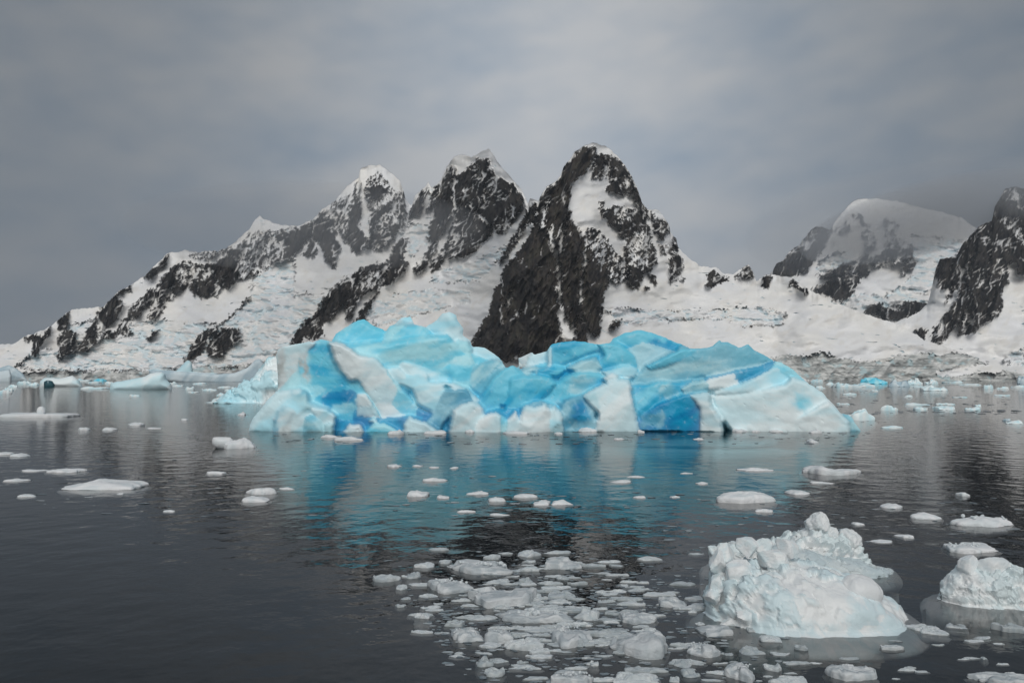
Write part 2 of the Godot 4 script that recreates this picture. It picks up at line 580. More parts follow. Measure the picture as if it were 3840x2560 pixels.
func blur(a: PackedFloat32Array, w: int, h: int, rx: int, ry: int) -> PackedFloat32Array:
	var t := PackedFloat32Array()
	t.resize(w * h)
	for j in h:
		var s := 0.0
		var base := j * w
		for i in range(-rx, rx + 1):
			s += a[base + clampi(i, 0, w - 1)]
		for i in w:
			t[base + i] = s / (2 * rx + 1)
			s += a[base + mini(i + rx + 1, w - 1)] - a[base + maxi(i - rx, 0)]
	var o := PackedFloat32Array()
	o.resize(w * h)
	for i in w:
		var s := 0.0
		for j in range(-ry, ry + 1):
			s += t[clampi(j, 0, h - 1) * w + i]
		for j in h:
			o[j * w + i] = s / (2 * ry + 1)
			s += t[mini(j + ry + 1, h - 1) * w + i] - t[maxi(j - ry, 0) * w + i]
	return o

# ---------------------------------------------------------------- materials
func noise_tex(freq: float, octaves: int, size: int, sd: int, ridged := false, normal := 0.0) -> NoiseTexture2D:
	var n := FastNoiseLite.new()
	n.seed = sd
	n.noise_type = FastNoiseLite.TYPE_SIMPLEX_SMOOTH
	n.frequency = freq
	n.fractal_type = FastNoiseLite.FRACTAL_RIDGED if ridged else FastNoiseLite.FRACTAL_FBM
	n.fractal_octaves = octaves
	var t := NoiseTexture2D.new()
	t.width = size
	t.height = size
	t.seamless = true
	t.noise = n
	if normal > 0.0:
		t.as_normal_map = true
		t.bump_strength = normal
	return t

func surface(rough: float, bump: Texture2D, per_metre: float, depth_cm: float, spec := 0.5) -> StandardMaterial3D:
	var m := StandardMaterial3D.new()
	m.vertex_color_use_as_albedo = true
	m.roughness = rough
	m.metallic_specular = spec
	m.uv1_triplanar = true
	m.uv1_world_triplanar = true
	m.uv1_scale = Vector3.ONE * per_metre
	if bump:
		m.heightmap_enabled = true
		m.heightmap_texture = bump
		m.heightmap_scale = depth_cm
	return m

func materials() -> void:
	var fine := noise_tex(0.012, 6, 1024, 3)
	var scallop := noise_tex(0.010, 5, 1024, 8, true)
	M.land = surface(0.92, fine, 1.0 / 120.0, 60.0, 0.2)
	M.ice = surface(0.38, scallop, 1.0 / 6.0, 1.4, 0.4)
	M.white_ice = surface(0.6, fine, 1.0 / 4.0, 0.9, 0.3)
	M.floe = surface(0.5, fine, 1.0 / 0.8, 0.9, 0.4)
	M.near_ice = surface(0.24, scallop, 1.0 / 0.7, 0.4, 0.5)
	M.near_ice.refraction_enabled = true
	M.near_ice.refraction_scale = 0.031
	M.near_ice.albedo_color.a = 0.86
	M.wet = surface(0.3, scallop, 1.0 / 0.7, 0.4, 0.5)
	M.wet.refraction_enabled = true
	M.wet.refraction_scale = 0.031
	M.wet.albedo_color.a = 0.75
	var w := StandardMaterial3D.new()
	w.albedo_color = Color(Color(0.003, 0.008, 0.012).linear_to_srgb(), 0.5)
	w.transparency = BaseMaterial3D.TRANSPARENCY_ALPHA
	w.roughness = 0.02
	w.metallic_specular = 0.36
	w.uv1_triplanar = true
	w.uv1_world_triplanar = true
	w.uv1_scale = Vector3.ONE / 22.0
	w.heightmap_enabled = true
	w.heightmap_texture = noise_tex(0.011, 6, 2048, 21)
	w.heightmap_scale = 1.15
	M.water = w
	var b := StandardMaterial3D.new()
	b.albedo_color = Color(0.004, 0.010, 0.015).linear_to_srgb()
	b.roughness = 1.0
	b.metallic_specular = 0.0
	M.deep = b

# ---------------------------------------------------------------- sky
func make_sky() -> Sky:
	var w := 1280
	var h := 640
	var im := Image.create(w, h, false, Image.FORMAT_RGBF)
	var n := FastNoiseLite.new()
	n.seed = 5
	n.noise_type = FastNoiseLite.TYPE_SIMPLEX_SMOOTH
	n.frequency = 1.0
	n.fractal_octaves = 5
	n.fractal_gain = 0.5
	for j in h:
		var el := PI * (0.5 - (j + 0.5) / h)
		for i in w:
			if el < -0.02:
				im.set_pixel(i, j, Color(0.20, 0.22, 0.24))
				continue
			var az := wrapf(TAU * (i + 0.5) / w, -PI, PI)   # a panorama begins straight ahead
			var dv := Vector3(sin(az) * cos(el), sin(el), -cos(az) * cos(el))
			# layers of thin cloud, stretched along the horizon
			var p := Vector3(dv.x, dv.y * 2.2, dv.z)
			var big := n.get_noise_3d(p.x * 1.3 + 3.0, p.y * 1.3 + 1.0, p.z * 1.3)
			var mid := n.get_noise_3d(p.x * 4.0 - p.y * 2.0, p.y * 4.5 + 4.0, p.z * 4.0 + 9.0)
			var fin := n.get_noise_3d(p.x * 13.0, p.y * 15.0 - 3.0, p.z * 13.0)
			# a broad bright veil that rises to the right
			var band := exp(-pow((el - 0.28 - 0.75 * az) / 0.11, 2.0)) * exp(-pow((az + 0.02) / 0.33, 2.0))
			var cl := clampf(0.50 + 0.6 * big + 0.55 * mid + 0.22 * fin + 0.6 * band, 0.0, 1.0)
			var col := Color(0.255, 0.345, 0.455).lerp(Color(0.52, 0.54, 0.565), cl)
			# low murk
			var low := exp(-maxf(el, 0.0) / 0.16)
			col = col.lerp(Color(0.40, 0.425, 0.45), low * 0.7)
			var sides := 0.48 + 0.52 * exp(-pow((az - 0.05) / 0.36, 2.0))
			var up := 0.80 + 0.20 * exp(-pow(maxf(el - 0.25, 0.0) / 0.35, 2.0))
			col *= sides * up
			im.set_pixel(i, j, col)
	var m := PanoramaSkyMaterial.new()
	m.panorama = ImageTexture.create_from_image(im)
	var s := Sky.new()
	s.sky_material = m
	return s

func _ready() -> void:
	# ---- camera, sky, sun
	pitch = atan((HORIZON - 1280.0) / F)
	var cam := Camera3D.new()
	cam.name = "camera"
	cam.position = Vector3(0, EYE, 0)
	cam.rotation.x = pitch
	cam.fov = rad_to_deg(2.0 * atan(1280.0 / F))
	cam.near = 0.1
	cam.far = 12000.0
	add_child(cam)
	cam.current = true
	var env := Environment.new()
	env.background_mode = Environment.BG_SKY
	env.sky = make_sky()
	env.tonemap_mode = Environment.TONE_MAPPER_LINEAR
	env.tonemap_exposure = 1.0
	env.sdfgi_enabled = true
	env.ssao_enabled = true
	env.ssil_enabled = true
	env.fog_enabled = true
	env.fog_mode = Environment.FOG_MODE_EXPONENTIAL
	env.fog_density = 0.00007
	env.fog_light_color = Color(0.86, 0.90, 0.95)
	env.volumetric_fog_enabled = true
	env.volumetric_fog_density = 0.0
	var we := WorldEnvironment.new()
	we.name = "world_environment"
	we.environment = env
	add_child(we)
	var sun := DirectionalLight3D.new()
	sun.name = "sun"
	sun.light_energy = 0.68
	sun.light_angular_distance = 50.0
	sun.light_color = Color(1.0, 0.985, 0.96)
	sun.rotation = Vector3(deg_to_rad(-36.0), deg_to_rad(2.0), 0)
	sun.shadow_enabled = true
	add_child(sun)

	nz.seed = 11
	nz.noise_type = FastNoiseLite.TYPE_SIMPLEX_SMOOTH
	nz.frequency = 0.01
	nz.fractal_octaves = 3
	nr.seed = 12
	nr.noise_type = FastNoiseLite.TYPE_SIMPLEX_SMOOTH
	nr.frequency = 0.01
	nr.fractal_type = FastNoiseLite.FRACTAL_RIDGED
	nr.fractal_octaves = 3
	nc.seed = 13
	nc.noise_type = FastNoiseLite.TYPE_CELLULAR
	nc.frequency = 0.02
	nc.fractal_type = FastNoiseLite.FRACTAL_NONE
	nc.cellular_return_type = FastNoiseLite.RETURN_DISTANCE2_SUB
	nf.seed = 14
	nf.noise_type = FastNoiseLite.TYPE_CELLULAR
	nf.frequency = 0.01
	nf.fractal_type = FastNoiseLite.FRACTAL_NONE
	nf.cellular_return_type = FastNoiseLite.RETURN_DISTANCE
	np.seed = 15
	np.noise_type = FastNoiseLite.TYPE_CELLULAR
	np.frequency = 0.01
	np.fractal_type = FastNoiseLite.FRACTAL_NONE
	np.cellular_return_type = FastNoiseLite.RETURN_CELL_VALUE
	rng.seed = 4
	materials()
	build_water()
	build_mountains()
	build_clouds()
	build_iceberg()
	build_far_ice()
	build_growlers()
	build_floes()
	build_slush()

func build_water() -> void:
	var pm := PlaneMesh.new()
	pm.size = Vector2(7000, 5000)
	var w := put("water", pm, M.water)
	w.position = Vector3(0, 0, -1500)
	tag(w, "dark rippled sea water mirroring the iceberg and mountains", "", "", "structure")
	var s := put("sea_floor", pm, M.deep)
	s.position = Vector3(0, -12, -1500)
	tag(s, "black depth of the sea below the water", "", "", "structure")

func build_mountains() -> void:
	var sky1 := [-400, 1330, -150, 1310, 0, 1289, 46, 1289, 69, 1277, 102, 1254, 133, 1248, 168, 1233, 191, 1220, 214, 1200, 255, 1167, 270, 1158, 316, 1156, 388, 1149, 423, 1111, 449, 1088, 485, 1068, 515, 1052, 528, 1039, 541, 1039, 548, 1027, 582, 993, 612, 965, 625, 950, 645, 944, 663, 947, 696, 936, 714, 942, 740, 947, 781, 939, 816, 942, 862, 922, 893, 896, 934, 858, 957, 822, 975, 807, 990, 820, 1026, 833, 1051, 843, 1100, 845, 1124, 844, 1175, 821, 1206, 786, 1252, 755, 1278, 724, 1313, 689, 1344, 666, 1349, 638, 1359, 628, 1390, 621, 1426, 618, 1446, 635, 1477, 653, 1499, 676, 1512, 714, 1520, 745, 1538, 770, 1545, 765, 1558, 730, 1584, 707, 1607, 684, 1617, 704, 1635, 694, 1655, 673, 1665, 643, 1686, 612, 1706, 584, 1737, 577, 1767, 589, 1798, 574, 1831, 555, 1849, 577, 1869, 610, 1900, 648, 1926, 679, 1956, 709, 1969, 737, 1980, 765, 1988, 745, 2019, 753, 2026, 735, 2052, 696, 2080, 684, 2103, 658, 2113, 628, 2134, 599, 2159, 566, 2190, 546, 2225, 534, 2256, 543, 2282, 556, 2312, 579, 2333, 605, 2358, 638, 2373, 668, 2389, 699, 2401, 735, 2409, 765, 2422, 778, 2430, 786, 2458, 783, 2481, 796, 2496, 821, 2511, 847, 2516, 878, 2537, 893, 2542, 923, 2567, 954, 2598, 977, 2634, 1000, 2685, 1002, 2720, 1026, 2751, 1030, 2783, 1002, 2810, 992, 2827, 1024, 2838, 1057, 2857, 1040, 2873, 1030, 2903, 1030, 2962, 1038, 3011, 1067, 3044, 1089, 3119, 1127, 3201, 1160, 3282, 1189, 3353, 1208, 3428, 1249, 3477, 1279, 3521, 1290, 3553, 1301, 3634, 1328, 3716, 1355, 3743, 1371, 3797, 1395, 3840, 1400, 4300, 1412]
	var s := []
	# broken glaciers
	s.append([4, zoomed(1, [100, 1330, 300, 1180, 560, 1230, 800, 1100, 1000, 1000, 1180, 980, 1300, 940, 1500, 880, 1700, 860, 1900, 640, 2156, 500, 2156, 1150, 1900, 1300, 1500, 1340, 900, 1340, 400, 1350])])
	s.append([0, zoomed(1, [1150, 900, 1500, 850, 1850, 720, 1830, 820, 1650, 1000, 1450, 1000, 1200, 980])])
	s.append([4, zoomed(2, [0, 1300, 120, 1200, 420, 1180, 620, 1180, 560, 1300, 400, 1460, 0, 1560])])
	s.append([4, zoomed(2, [1180, 720, 1260, 660, 1400, 680, 1380, 790, 1250, 900, 1180, 800])])
	s.append([4, zoomed(2, [1420, 1000, 1560, 980, 1800, 900, 1950, 830, 1940, 880, 1750, 1080, 1400, 1100])])
	s.append([4, zoomed(2, [930, 1300, 1050, 1190, 1400, 1140, 1700, 1160, 1680, 1240, 1300, 1330, 1000, 1420])])
	s.append([4, zoomed(1, [495, 1010, 600, 1000, 700, 960, 650, 1060, 580, 1150, 520, 1100])])
	s.append([4, zoomed(3, [1120, 1300, 1250, 1280, 1500, 1300, 2156, 1290, 2156, 1350, 1500, 1370, 1250, 1400])])
	s.append([4, zoomed(4, [0, 930, 200, 930, 380, 960, 360, 1040, 100, 1060, 0, 1040])])
	# the ice cliffs at the shore
	s.append([3, zoomed(4, [290, 1280, 370, 1250, 520, 1262, 640, 1230, 750, 1280, 950, 1302, 1080, 1298, 1150, 1260, 1330, 1240, 1480, 1262, 1520, 1240, 1600, 1245, 1700, 1280, 1850, 1335, 1960, 1350, 2060, 1330, 2400, 1340, 2400, 1470, 1200, 1470, 650, 1470, 480, 1400])])
	s.append([3, zoomed(0, [60, 1396, 200, 1390, 380, 1392, 540, 1388, 640, 1398, 700, 1390, 760, 1372, 860, 1378, 960, 1362, 1100, 1350, 1100, 1450, 60, 1450])])
	s.append([0, zoomed(4, [1420, 1370, 1560, 1330, 1800, 1310, 1960, 1340, 1900, 1372, 1700, 1380, 1560, 1405, 1450, 1400])])
	# rock
	var r1 := [
		[1, 1, [180, 1110, 230, 1090, 260, 1085, 240, 1120, 185, 1135]],
		[1, 1, [265, 1075, 300, 1100, 365, 1030, 355, 1100, 300, 1130, 270, 1235, 240, 1240, 245, 1160, 235, 1110]],
		[1, 1, [430, 970, 500, 920, 510, 950, 495, 1010, 460, 1045, 420, 1035, 415, 995]],
		[1, 1, [455, 1060, 500, 1045, 530, 1070, 550, 1130, 530, 1160, 495, 1175, 460, 1220, 415, 1235, 440, 1180, 415, 1130]],
		[1, 1, [845, 795, 890, 750, 950, 725, 955, 765, 900, 775]],
		[1, 1, [580, 1160, 640, 1060, 690, 980, 720, 910, 770, 870, 800, 820, 850, 800, 890, 860, 880, 900, 840, 930, 870, 960, 820, 1000, 790, 1030, 750, 1060, 680, 1100]],
		[1, 1, [410, 1275, 430, 1240, 500, 1190, 580, 1160, 680, 1110, 760, 1070, 840, 1055, 890, 1000, 920, 960, 950, 985, 940, 1040, 955, 1075, 920, 1100, 880, 1085, 820, 1110, 780, 1090, 720, 1130, 650, 1200, 560, 1215, 470, 1235]],
		[1, 1, [1060, 670, 1080, 625, 1150, 580, 1190, 540, 1220, 500, 1240, 495, 1215, 560, 1150, 615, 1100, 670]],
		[2, 1, [1385, 490, 1450, 485, 1540, 470, 1690, 440, 1640, 480, 1560, 510, 1500, 540, 1400, 525]],
		[1, 1, [930, 955, 960, 890, 1050, 800, 1120, 750, 1190, 680, 1250, 600, 1300, 560, 1360, 545, 1460, 570, 1560, 570, 1640, 520, 1700, 450, 1760, 430, 1830, 460, 1860, 520, 1900, 560, 1880, 610, 1800, 650, 1720, 680, 1700, 730, 1620, 730, 1590, 800, 1500, 810, 1420, 800, 1400, 740, 1310, 770, 1240, 830, 1160, 960, 1110, 970, 1080, 950, 1120, 890, 1060, 890, 1000, 960, 950, 965]],
		[0, 1, [1155, 860, 1265, 718, 1280, 722, 1180, 850]],
		[0, 1, [1060, 800, 1075, 860, 1066, 880, 1056, 850]],
		[2, 1, [1300, 590, 1500, 590, 1600, 620, 1480, 690, 1330, 720, 1280, 660]],
		[2, 1, [1820, 340, 1900, 330, 2030, 320, 2156, 340, 2156, 520, 2080, 550, 2000, 560, 1900, 660, 1880, 600, 1920, 560, 1860, 460]],
		[1, 1, [1070, 1115, 1110, 1080, 1155, 1045, 1150, 1065, 1100, 1105]],
		[1, 1, [1635, 995, 1735, 900, 1830, 818, 1832, 826, 1740, 910, 1642, 1002]],
		[1, 1, [1350, 1290, 1370, 1220, 1430, 1130, 1470, 1080, 1540, 1040, 1600, 1005, 1580, 1050, 1530, 1100, 1490, 1190, 1440, 1260, 1400, 1290]],
		[1, 1, [1510, 1230, 1520, 1180, 1570, 1090, 1620, 1050, 1720, 1030, 1755, 1035, 1770, 1120, 1700, 1170, 1650, 1200, 1630, 1240, 1580, 1255, 1545, 1225]],
		[2, 2, [0, 820, 60, 740, 200, 720, 290, 720, 310, 920, 210, 950, 150, 990, 100, 1050, 0, 1060]],
		[1, 2, [300, 700, 440, 690, 540, 640, 600, 580, 640, 570, 560, 700, 480, 790, 440, 850, 330, 930, 280, 860]],
		[2, 2, [560, 620, 620, 590, 690, 500, 760, 470, 830, 420, 870, 350, 880, 350, 870, 520, 860, 680, 800, 700, 760, 770, 700, 640, 680, 620, 690, 740]],
		[1, 2, [560, 640, 620, 600, 690, 640, 700, 760, 740, 850, 700, 920, 690, 980, 630, 930, 600, 830, 570, 760, 540, 900, 480, 900, 460, 890, 520, 780]],
		[1, 2, [820, 520, 850, 440, 870, 520, 880, 600, 860, 680, 920, 760, 930, 830, 850, 880, 800, 850, 770, 770, 800, 700, 800, 600]],
		[2, 2, [940, 340, 1000, 290, 1060, 320, 1110, 400, 1150, 430, 1190, 420, 1195, 380, 1210, 560, 1100, 560, 960, 560, 940, 480, 910, 420]],
		[1, 2, [930, 400, 1040, 380, 1080, 430, 1000, 480, 960, 500, 920, 440]],
		[1, 2, [1000, 560, 1110, 480, 1160, 470, 1210, 560, 1210, 600, 1190, 680, 1130, 760, 1090, 820, 1040, 850, 940, 850, 950, 750, 960, 680, 950, 590]],
		[2, 2, [980, 660, 1040, 600, 1130, 560, 1180, 620, 1090, 720, 990, 740]],
		[1, 2, [1235, 650, 1270, 540, 1310, 450, 1370, 410, 1400, 400, 1350, 470, 1340, 560, 1270, 620]],
		[1, 2, [1370, 570, 1390, 480, 1440, 390, 1470, 390, 1450, 470, 1420, 520]],
		[1, 2, [1380, 770, 1400, 690, 1450, 500, 1480, 390, 1500, 300, 1540, 240, 1580, 250, 1560, 330, 1600, 300, 1660, 270, 1720, 200, 1770, 190, 1820, 170, 1820, 250, 1860, 260, 1880, 310, 1950, 340, 2030, 400, 2070, 460, 2070, 530, 1990, 650, 1940, 730, 1890, 730, 1830, 650, 1780, 600, 1720, 600, 1830, 680, 1840, 740, 1740, 850, 1680, 890, 1600, 910, 1540, 910, 1510, 850, 1540, 700, 1600, 590, 1560, 570, 1480, 740, 1400, 800]],
		[0, 2, [1565, 570, 1556, 420, 1572, 290, 1584, 290, 1572, 430, 1580, 570]],
		[0, 2, [1660, 530, 1720, 460, 1728, 464, 1672, 528]],
		[0, 2, [1740, 330, 1735, 210, 1752, 210, 1754, 330]],
		[0, 2, [1800, 440, 1806, 320, 1812, 320, 1808, 440]],
		[1, 2, [1280, 1000, 1300, 960, 1340, 950, 1360, 880, 1400, 830, 1450, 790, 1440, 840, 1380, 920, 1350, 1000, 1300, 1020]],
		[1, 2, [1400, 1000, 1400, 950, 1460, 880, 1490, 850, 1510, 850, 1480, 950, 1440, 1000, 1410, 1015]],
		[1, 2, [1030, 1140, 1070, 1060, 1090, 960, 1130, 830, 1170, 780, 1220, 770, 1220, 830, 1190, 920, 1230, 930, 1220, 990, 1150, 1060, 1080, 1110]],
		[1, 2, [355, 1560, 400, 1470, 490, 1360, 550, 1330, 600, 1250, 650, 1160, 720, 1110, 790, 1040, 870, 1000, 980, 960, 1075, 940, 1070, 1010, 1030, 1100, 1000, 1150, 930, 1160, 880, 1210, 830, 1290, 830, 1340, 770, 1350, 780, 1240, 740, 1260, 690, 1330, 660, 1370, 610, 1390, 600, 1470, 560, 1520, 500, 1510, 470, 1470, 440, 1530, 380, 1600]],
		[2, 2, [890, 1100, 960, 1020, 1040, 1000, 1020, 1100, 930, 1150]],
		[1, 2, [815, 1425, 870, 1330, 930, 1250, 990, 1170, 1020, 1150, 960, 1250, 920, 1310, 930, 1390, 870, 1380]],
		[1, 2, [1905, 960, 1930, 890, 1990, 790, 2060, 680, 2080, 610, 2140, 520, 2156, 520, 2156, 640, 2080, 700, 2020, 800, 1960, 890]],
		[1, 3, [335, 960, 370, 880, 430, 770, 500, 650, 560, 540, 590, 510, 610, 540, 560, 640, 500, 740, 420, 850, 390, 900]],
		[5, 3, [120, 1580, 180, 1440, 250, 1330, 300, 1160, 345, 1100, 350, 1010, 430, 930, 500, 830, 560, 740, 600, 600, 650, 480, 690, 400, 740, 370, 780, 350, 800, 290, 830, 220, 900, 150, 960, 95, 1040, 105, 1050, 150, 1000, 230, 960, 300, 880, 340, 850, 380, 870, 440, 830, 540, 870, 590, 840, 640, 910, 670, 920, 740, 980, 750, 1000, 690, 1080, 720, 1140, 790, 1150, 900, 1140, 1060, 1110, 1150, 1090, 1280, 1070, 1380, 1080, 1460, 1050, 1490, 990, 1450, 995, 1560, 940, 1620, 300, 1680]],
		[0, 3, [715, 670, 735, 670, 730, 780, 760, 880, 790, 1000, 790, 1230, 830, 1380, 860, 1450, 850, 1560, 815, 1560, 790, 1420, 760, 1340, 780, 1250, 760, 1130, 768, 1000, 740, 900, 710, 830, 700, 760]],
		[0, 3, [800, 680, 830, 600, 820, 700, 800, 800, 795, 900, 775, 900, 780, 780]],
		[0, 3, [968, 750, 988, 750, 970, 870, 985, 900, 962, 1000, 932, 1250, 922, 1250, 948, 1000, 962, 900]],
		[0, 3, [870, 1420, 903, 1330, 912, 1335, 887, 1420, 860, 1560, 845, 1560]],
		[0, 3, [888, 1430, 910, 1540, 895, 1540, 880, 1480]],
		[0, 3, [948, 1320, 960, 1320, 962, 1400, 952, 1395]],
		[0, 3, [380, 1280, 400, 1200, 420, 1160, 422, 1220, 397, 1275]],
		[0, 3, [636, 690, 660, 590, 690, 490, 702, 490, 674, 600, 672, 690]],
		[0, 3, [980, 1560, 985, 1440, 1000, 1470, 1030, 1500, 1060, 1500, 1090, 1560]],
		[2, 3, [990, 700, 1080, 720, 1130, 790, 1110, 960, 1040, 930, 1000, 830]],
		[1, 3, [1020, 330, 1025, 250, 1050, 160, 1090, 140, 1110, 200, 1110, 290, 1080, 330]],
		[1, 3, [1125, 300, 1120, 200, 1130, 150, 1190, 180, 1240, 220, 1290, 290, 1330, 360, 1330, 430, 1270, 450, 1200, 445, 1120, 410, 1130, 380, 1190, 360, 1130, 340]],
		[1, 3, [995, 112, 1050, 110, 1046, 140, 1000, 140]],
		[1, 3, [1080, 490, 1100, 500, 1110, 560, 1170, 530, 1210, 600, 1220, 700, 1180, 690, 1110, 620, 1085, 560]],
		[2, 3, [1170, 530, 1330, 560, 1330, 620, 1230, 690, 1200, 600]],
		[1, 3, [1340, 400, 1380, 480, 1410, 560, 1420, 620, 1440, 700, 1450, 800, 1480, 880, 1490, 960, 1450, 1000, 1400, 1030, 1370, 1090, 1360, 1140, 1330, 1150, 1280, 1080, 1280, 1000, 1260, 900, 1270, 800, 1220, 740, 1230, 680, 1310, 600, 1330, 560, 1360, 560, 1340, 500]],
		[2, 3, [1290, 760, 1380, 700, 1430, 800, 1440, 920, 1380, 1000, 1300, 960]],
		[2, 3, [1150, 800, 1200, 900, 1250, 900, 1270, 1000, 1260, 1060, 1210, 1110, 1150, 1060, 1140, 900]],
		[1, 3, [1440, 1030, 1470, 1040, 1500, 1110, 1480, 1120, 1450, 1070]],
		[1, 3, [1408, 1118, 1438, 1128, 1432, 1152, 1403, 1147]],
		[1, 3, [1465, 640, 1580, 640, 1590, 700, 1530, 780, 1480, 720]],
		[2, 3, [1450, 575, 1495, 600, 1475, 650, 1455, 620]],
		[1, 3, [1618, 755, 1652, 800, 1648, 845, 1625, 815]],
		[1, 3, [1590, 960, 1620, 900, 1660, 880, 1680, 960, 1670, 1020, 1690, 1060, 1680, 1090, 1640, 1080, 1600, 1090, 1600, 1020]],
		[1, 3, [1868, 1115, 1872, 1030, 1900, 1005, 2025, 1070, 1960, 1090, 1900, 1135]],
		[2, 3, [1520, 820, 1600, 820, 1640, 870, 1590, 880, 1520, 890]],
		[1, 3, [1150, 1402, 1190, 1368, 1228, 1370, 1222, 1412, 1190, 1432, 1150, 1427]],
		[1, 4, [213, 770, 223, 720, 245, 700, 285, 703, 262, 760, 256, 792]],
		[1, 4, [393, 778, 430, 733, 452, 750, 462, 780, 542, 805, 527, 837, 470, 802, 420, 772]],
		[2, 4, [80, 660, 130, 640, 160, 680, 155, 715, 60, 728, 20, 722]],
	]
	for a in r1:
		s.append([a[0], zoomed(a[1], a[2])])
	var lean := func(x: float, y: float) -> float:
		# the main peak and the snow dome stand forward of the left range
		return 260.0 - 300.0 * exp(-pow((x - 2150.0) / 420.0, 2.0)) - 120.0 * exp(-pow((x - 3000.0) / 500.0, 2.0)) + 120.0 * exp(-pow((x - 300.0) / 600.0, 2.0)) - 90.0 * exp(-pow((x - 1320.0) / 200.0, 2.0)) * sstep(700.0, 1200.0, y)
	mountain("mountain_range", "steep dark rock peaks and snow slopes rising behind the blue iceberg", sky1, -250, 4150, 1480, 330, 820.0, 1434.0, s, 1, lean)
	var none := func(_x: float, _y: float) -> float: return 0.0
	var s2 := []
	for a in [
		[4, [600, 600, 760, 540, 930, 540, 900, 580, 700, 660, 600, 680]],
		[4, [1240, 430, 1600, 460, 1560, 560, 1440, 640, 1420, 780, 1300, 850, 1060, 880, 1100, 820, 1220, 760, 1280, 640, 1250, 560]],
		[4, [700, 870, 900, 830, 1060, 850, 1300, 830, 1440, 880, 1200, 900, 1060, 930, 900, 960]],
		[1, [280, 710, 290, 680, 320, 615, 370, 600, 420, 520, 480, 490, 520, 440, 580, 360, 640, 360, 700, 370, 690, 400, 660, 480, 600, 580, 550, 640, 490, 700, 400, 712]],
		[1, [590, 710, 690, 680, 760, 630, 880, 590, 930, 560, 960, 560, 970, 580, 1100, 520, 1270, 510, 1240, 600, 1180, 620, 1080, 630, 960, 660, 950, 700, 900, 700, 890, 750, 840, 840, 760, 890, 680, 850, 570, 800, 640, 760, 700, 720, 620, 720]],
		[0, [700, 700, 900, 690, 895, 702, 700, 715]],
		[0, [940, 600, 965, 560, 985, 640, 960, 660]],
		[1, [1185, 680, 1220, 620, 1280, 610, 1270, 650, 1190, 690]],
		[1, [930, 950, 960, 910, 1060, 895, 1040, 940, 960, 970, 920, 960]],
		[1, [1000, 990, 1070, 930, 1140, 940, 1130, 1010, 1110, 1025]],
		[1, [1135, 1020, 1150, 950, 1220, 880, 1310, 890, 1400, 890, 1390, 915, 1280, 980, 1180, 1020]],
		[2, [830, 270, 900, 290, 950, 400, 990, 420, 1000, 500, 940, 520, 930, 400, 880, 340]],
		[2, [1060, 300, 1160, 340, 1150, 400, 1110, 440, 1200, 450, 1200, 490, 1070, 510, 1080, 420]],
		[2, [720, 390, 800, 330, 830, 390, 780, 410]]]:
		s2.append([a[0], zoomed(4, a[1])])
	mountain("mountain", "hazy glaciated mountain half lost in cloud behind the snow dome", [2600, 1100, 2860, 1050, 2897, 1019, 2913, 986, 2940, 975, 2962, 943, 3000, 916, 3016, 894, 3038, 867, 3060, 848, 3082, 853, 3114, 861, 3130, 834, 3157, 802, 3184, 769, 3217, 745, 3282, 742, 3363, 753, 3445, 775, 3526, 794, 3607, 813, 3662, 856, 3720, 850, 3900, 880, 4300, 980], 2650, 4200, 520, 220, 2100.0, 1424.0, s2, 2, none)
	var s3 := []
	for a in [
		[1, [1400, 770, 1420, 690, 1445, 580, 1560, 565, 1600, 490, 1640, 440, 1690, 390, 1740, 340, 1800, 320, 1830, 220, 1880, 120, 1940, 80, 2140, 70, 2300, 300, 2300, 600, 2040, 700, 1980, 700, 1985, 600, 1910, 640, 1920, 760, 1870, 790, 1880, 900, 1860, 970, 1800, 1010, 1720, 1055, 1690, 1090, 1620, 1125, 1580, 1100, 1610, 1000, 1700, 880, 1640, 930, 1560, 1040, 1520, 1100, 1450, 1180, 1390, 1150, 1400, 1090, 1500, 960, 1560, 870, 1600, 730, 1560, 800, 1480, 900, 1530, 780, 1500, 800]],
		[2, [1880, 280, 1960, 330, 2029, 400, 2029, 480, 1940, 400, 1870, 320]],
		[0, [1630, 680, 1700, 530, 1712, 535, 1650, 680]],
		[0, [1700, 800, 1740, 720, 1760, 700, 1765, 720, 1720, 800]],
		[0, [1930, 190, 1960, 110, 2000, 150, 2020, 260, 1990, 220, 1960, 160]],
		[1, [1270, 1105, 1310, 1075, 1360, 1075, 1340, 1140]],
		[4, [1880, 1300, 1960, 1230, 2029, 1210, 2100, 1330]]]:
		s3.append([a[0], zoomed(4, a[1])])
	mountain("mountain", "dark ribbed rock pyramid with a snow apron at the channel's right shore", [3200, 1330, 3353, 1212, 3428, 1182, 3480, 1140, 3496, 1080, 3510, 1010, 3526, 970, 3586, 964, 3607, 921, 3629, 894, 3656, 867, 3683, 840, 3721, 829, 3732, 775, 3754, 737, 3770, 710, 3797, 699, 3840, 705, 3900, 690, 4000, 800, 4300, 1000], 3260, 4250, 330, 260, 1250.0, 1428.0, s3, 3, none)

func cloud(at: Vector3, size: Vector3, density: float, label: String) -> void:
	var f := FogVolume.new()
	f.name = numbered("cloud")
	f.shape = RenderingServer.FOG_VOLUME_SHAPE_ELLIPSOID
	f.size = size
	var m := FogMaterial.new()
	m.density = density
	m.albedo = Color(0.93, 0.95, 0.98)
	f.material = m
	add_child(f, true)
	f.position = at
	tag(f, label, "cloud", "", "structure")

func build_clouds() -> void:
	cloud(pt(3400, 860, 1800), Vector3(690, 220, 900), 0.0004, "wide thin grey cloud about the hazy mountain's upper half")
	cloud(pt(3390, 850, 1800), Vector3(350, 124, 900), 0.0034, "grey cloud veiling the hazy mountain's summit")
	cloud(pt(1150, 860, 1050), Vector3(480, 110, 300), 0.0016, "thin mist before the left ridge and its snowy peak")

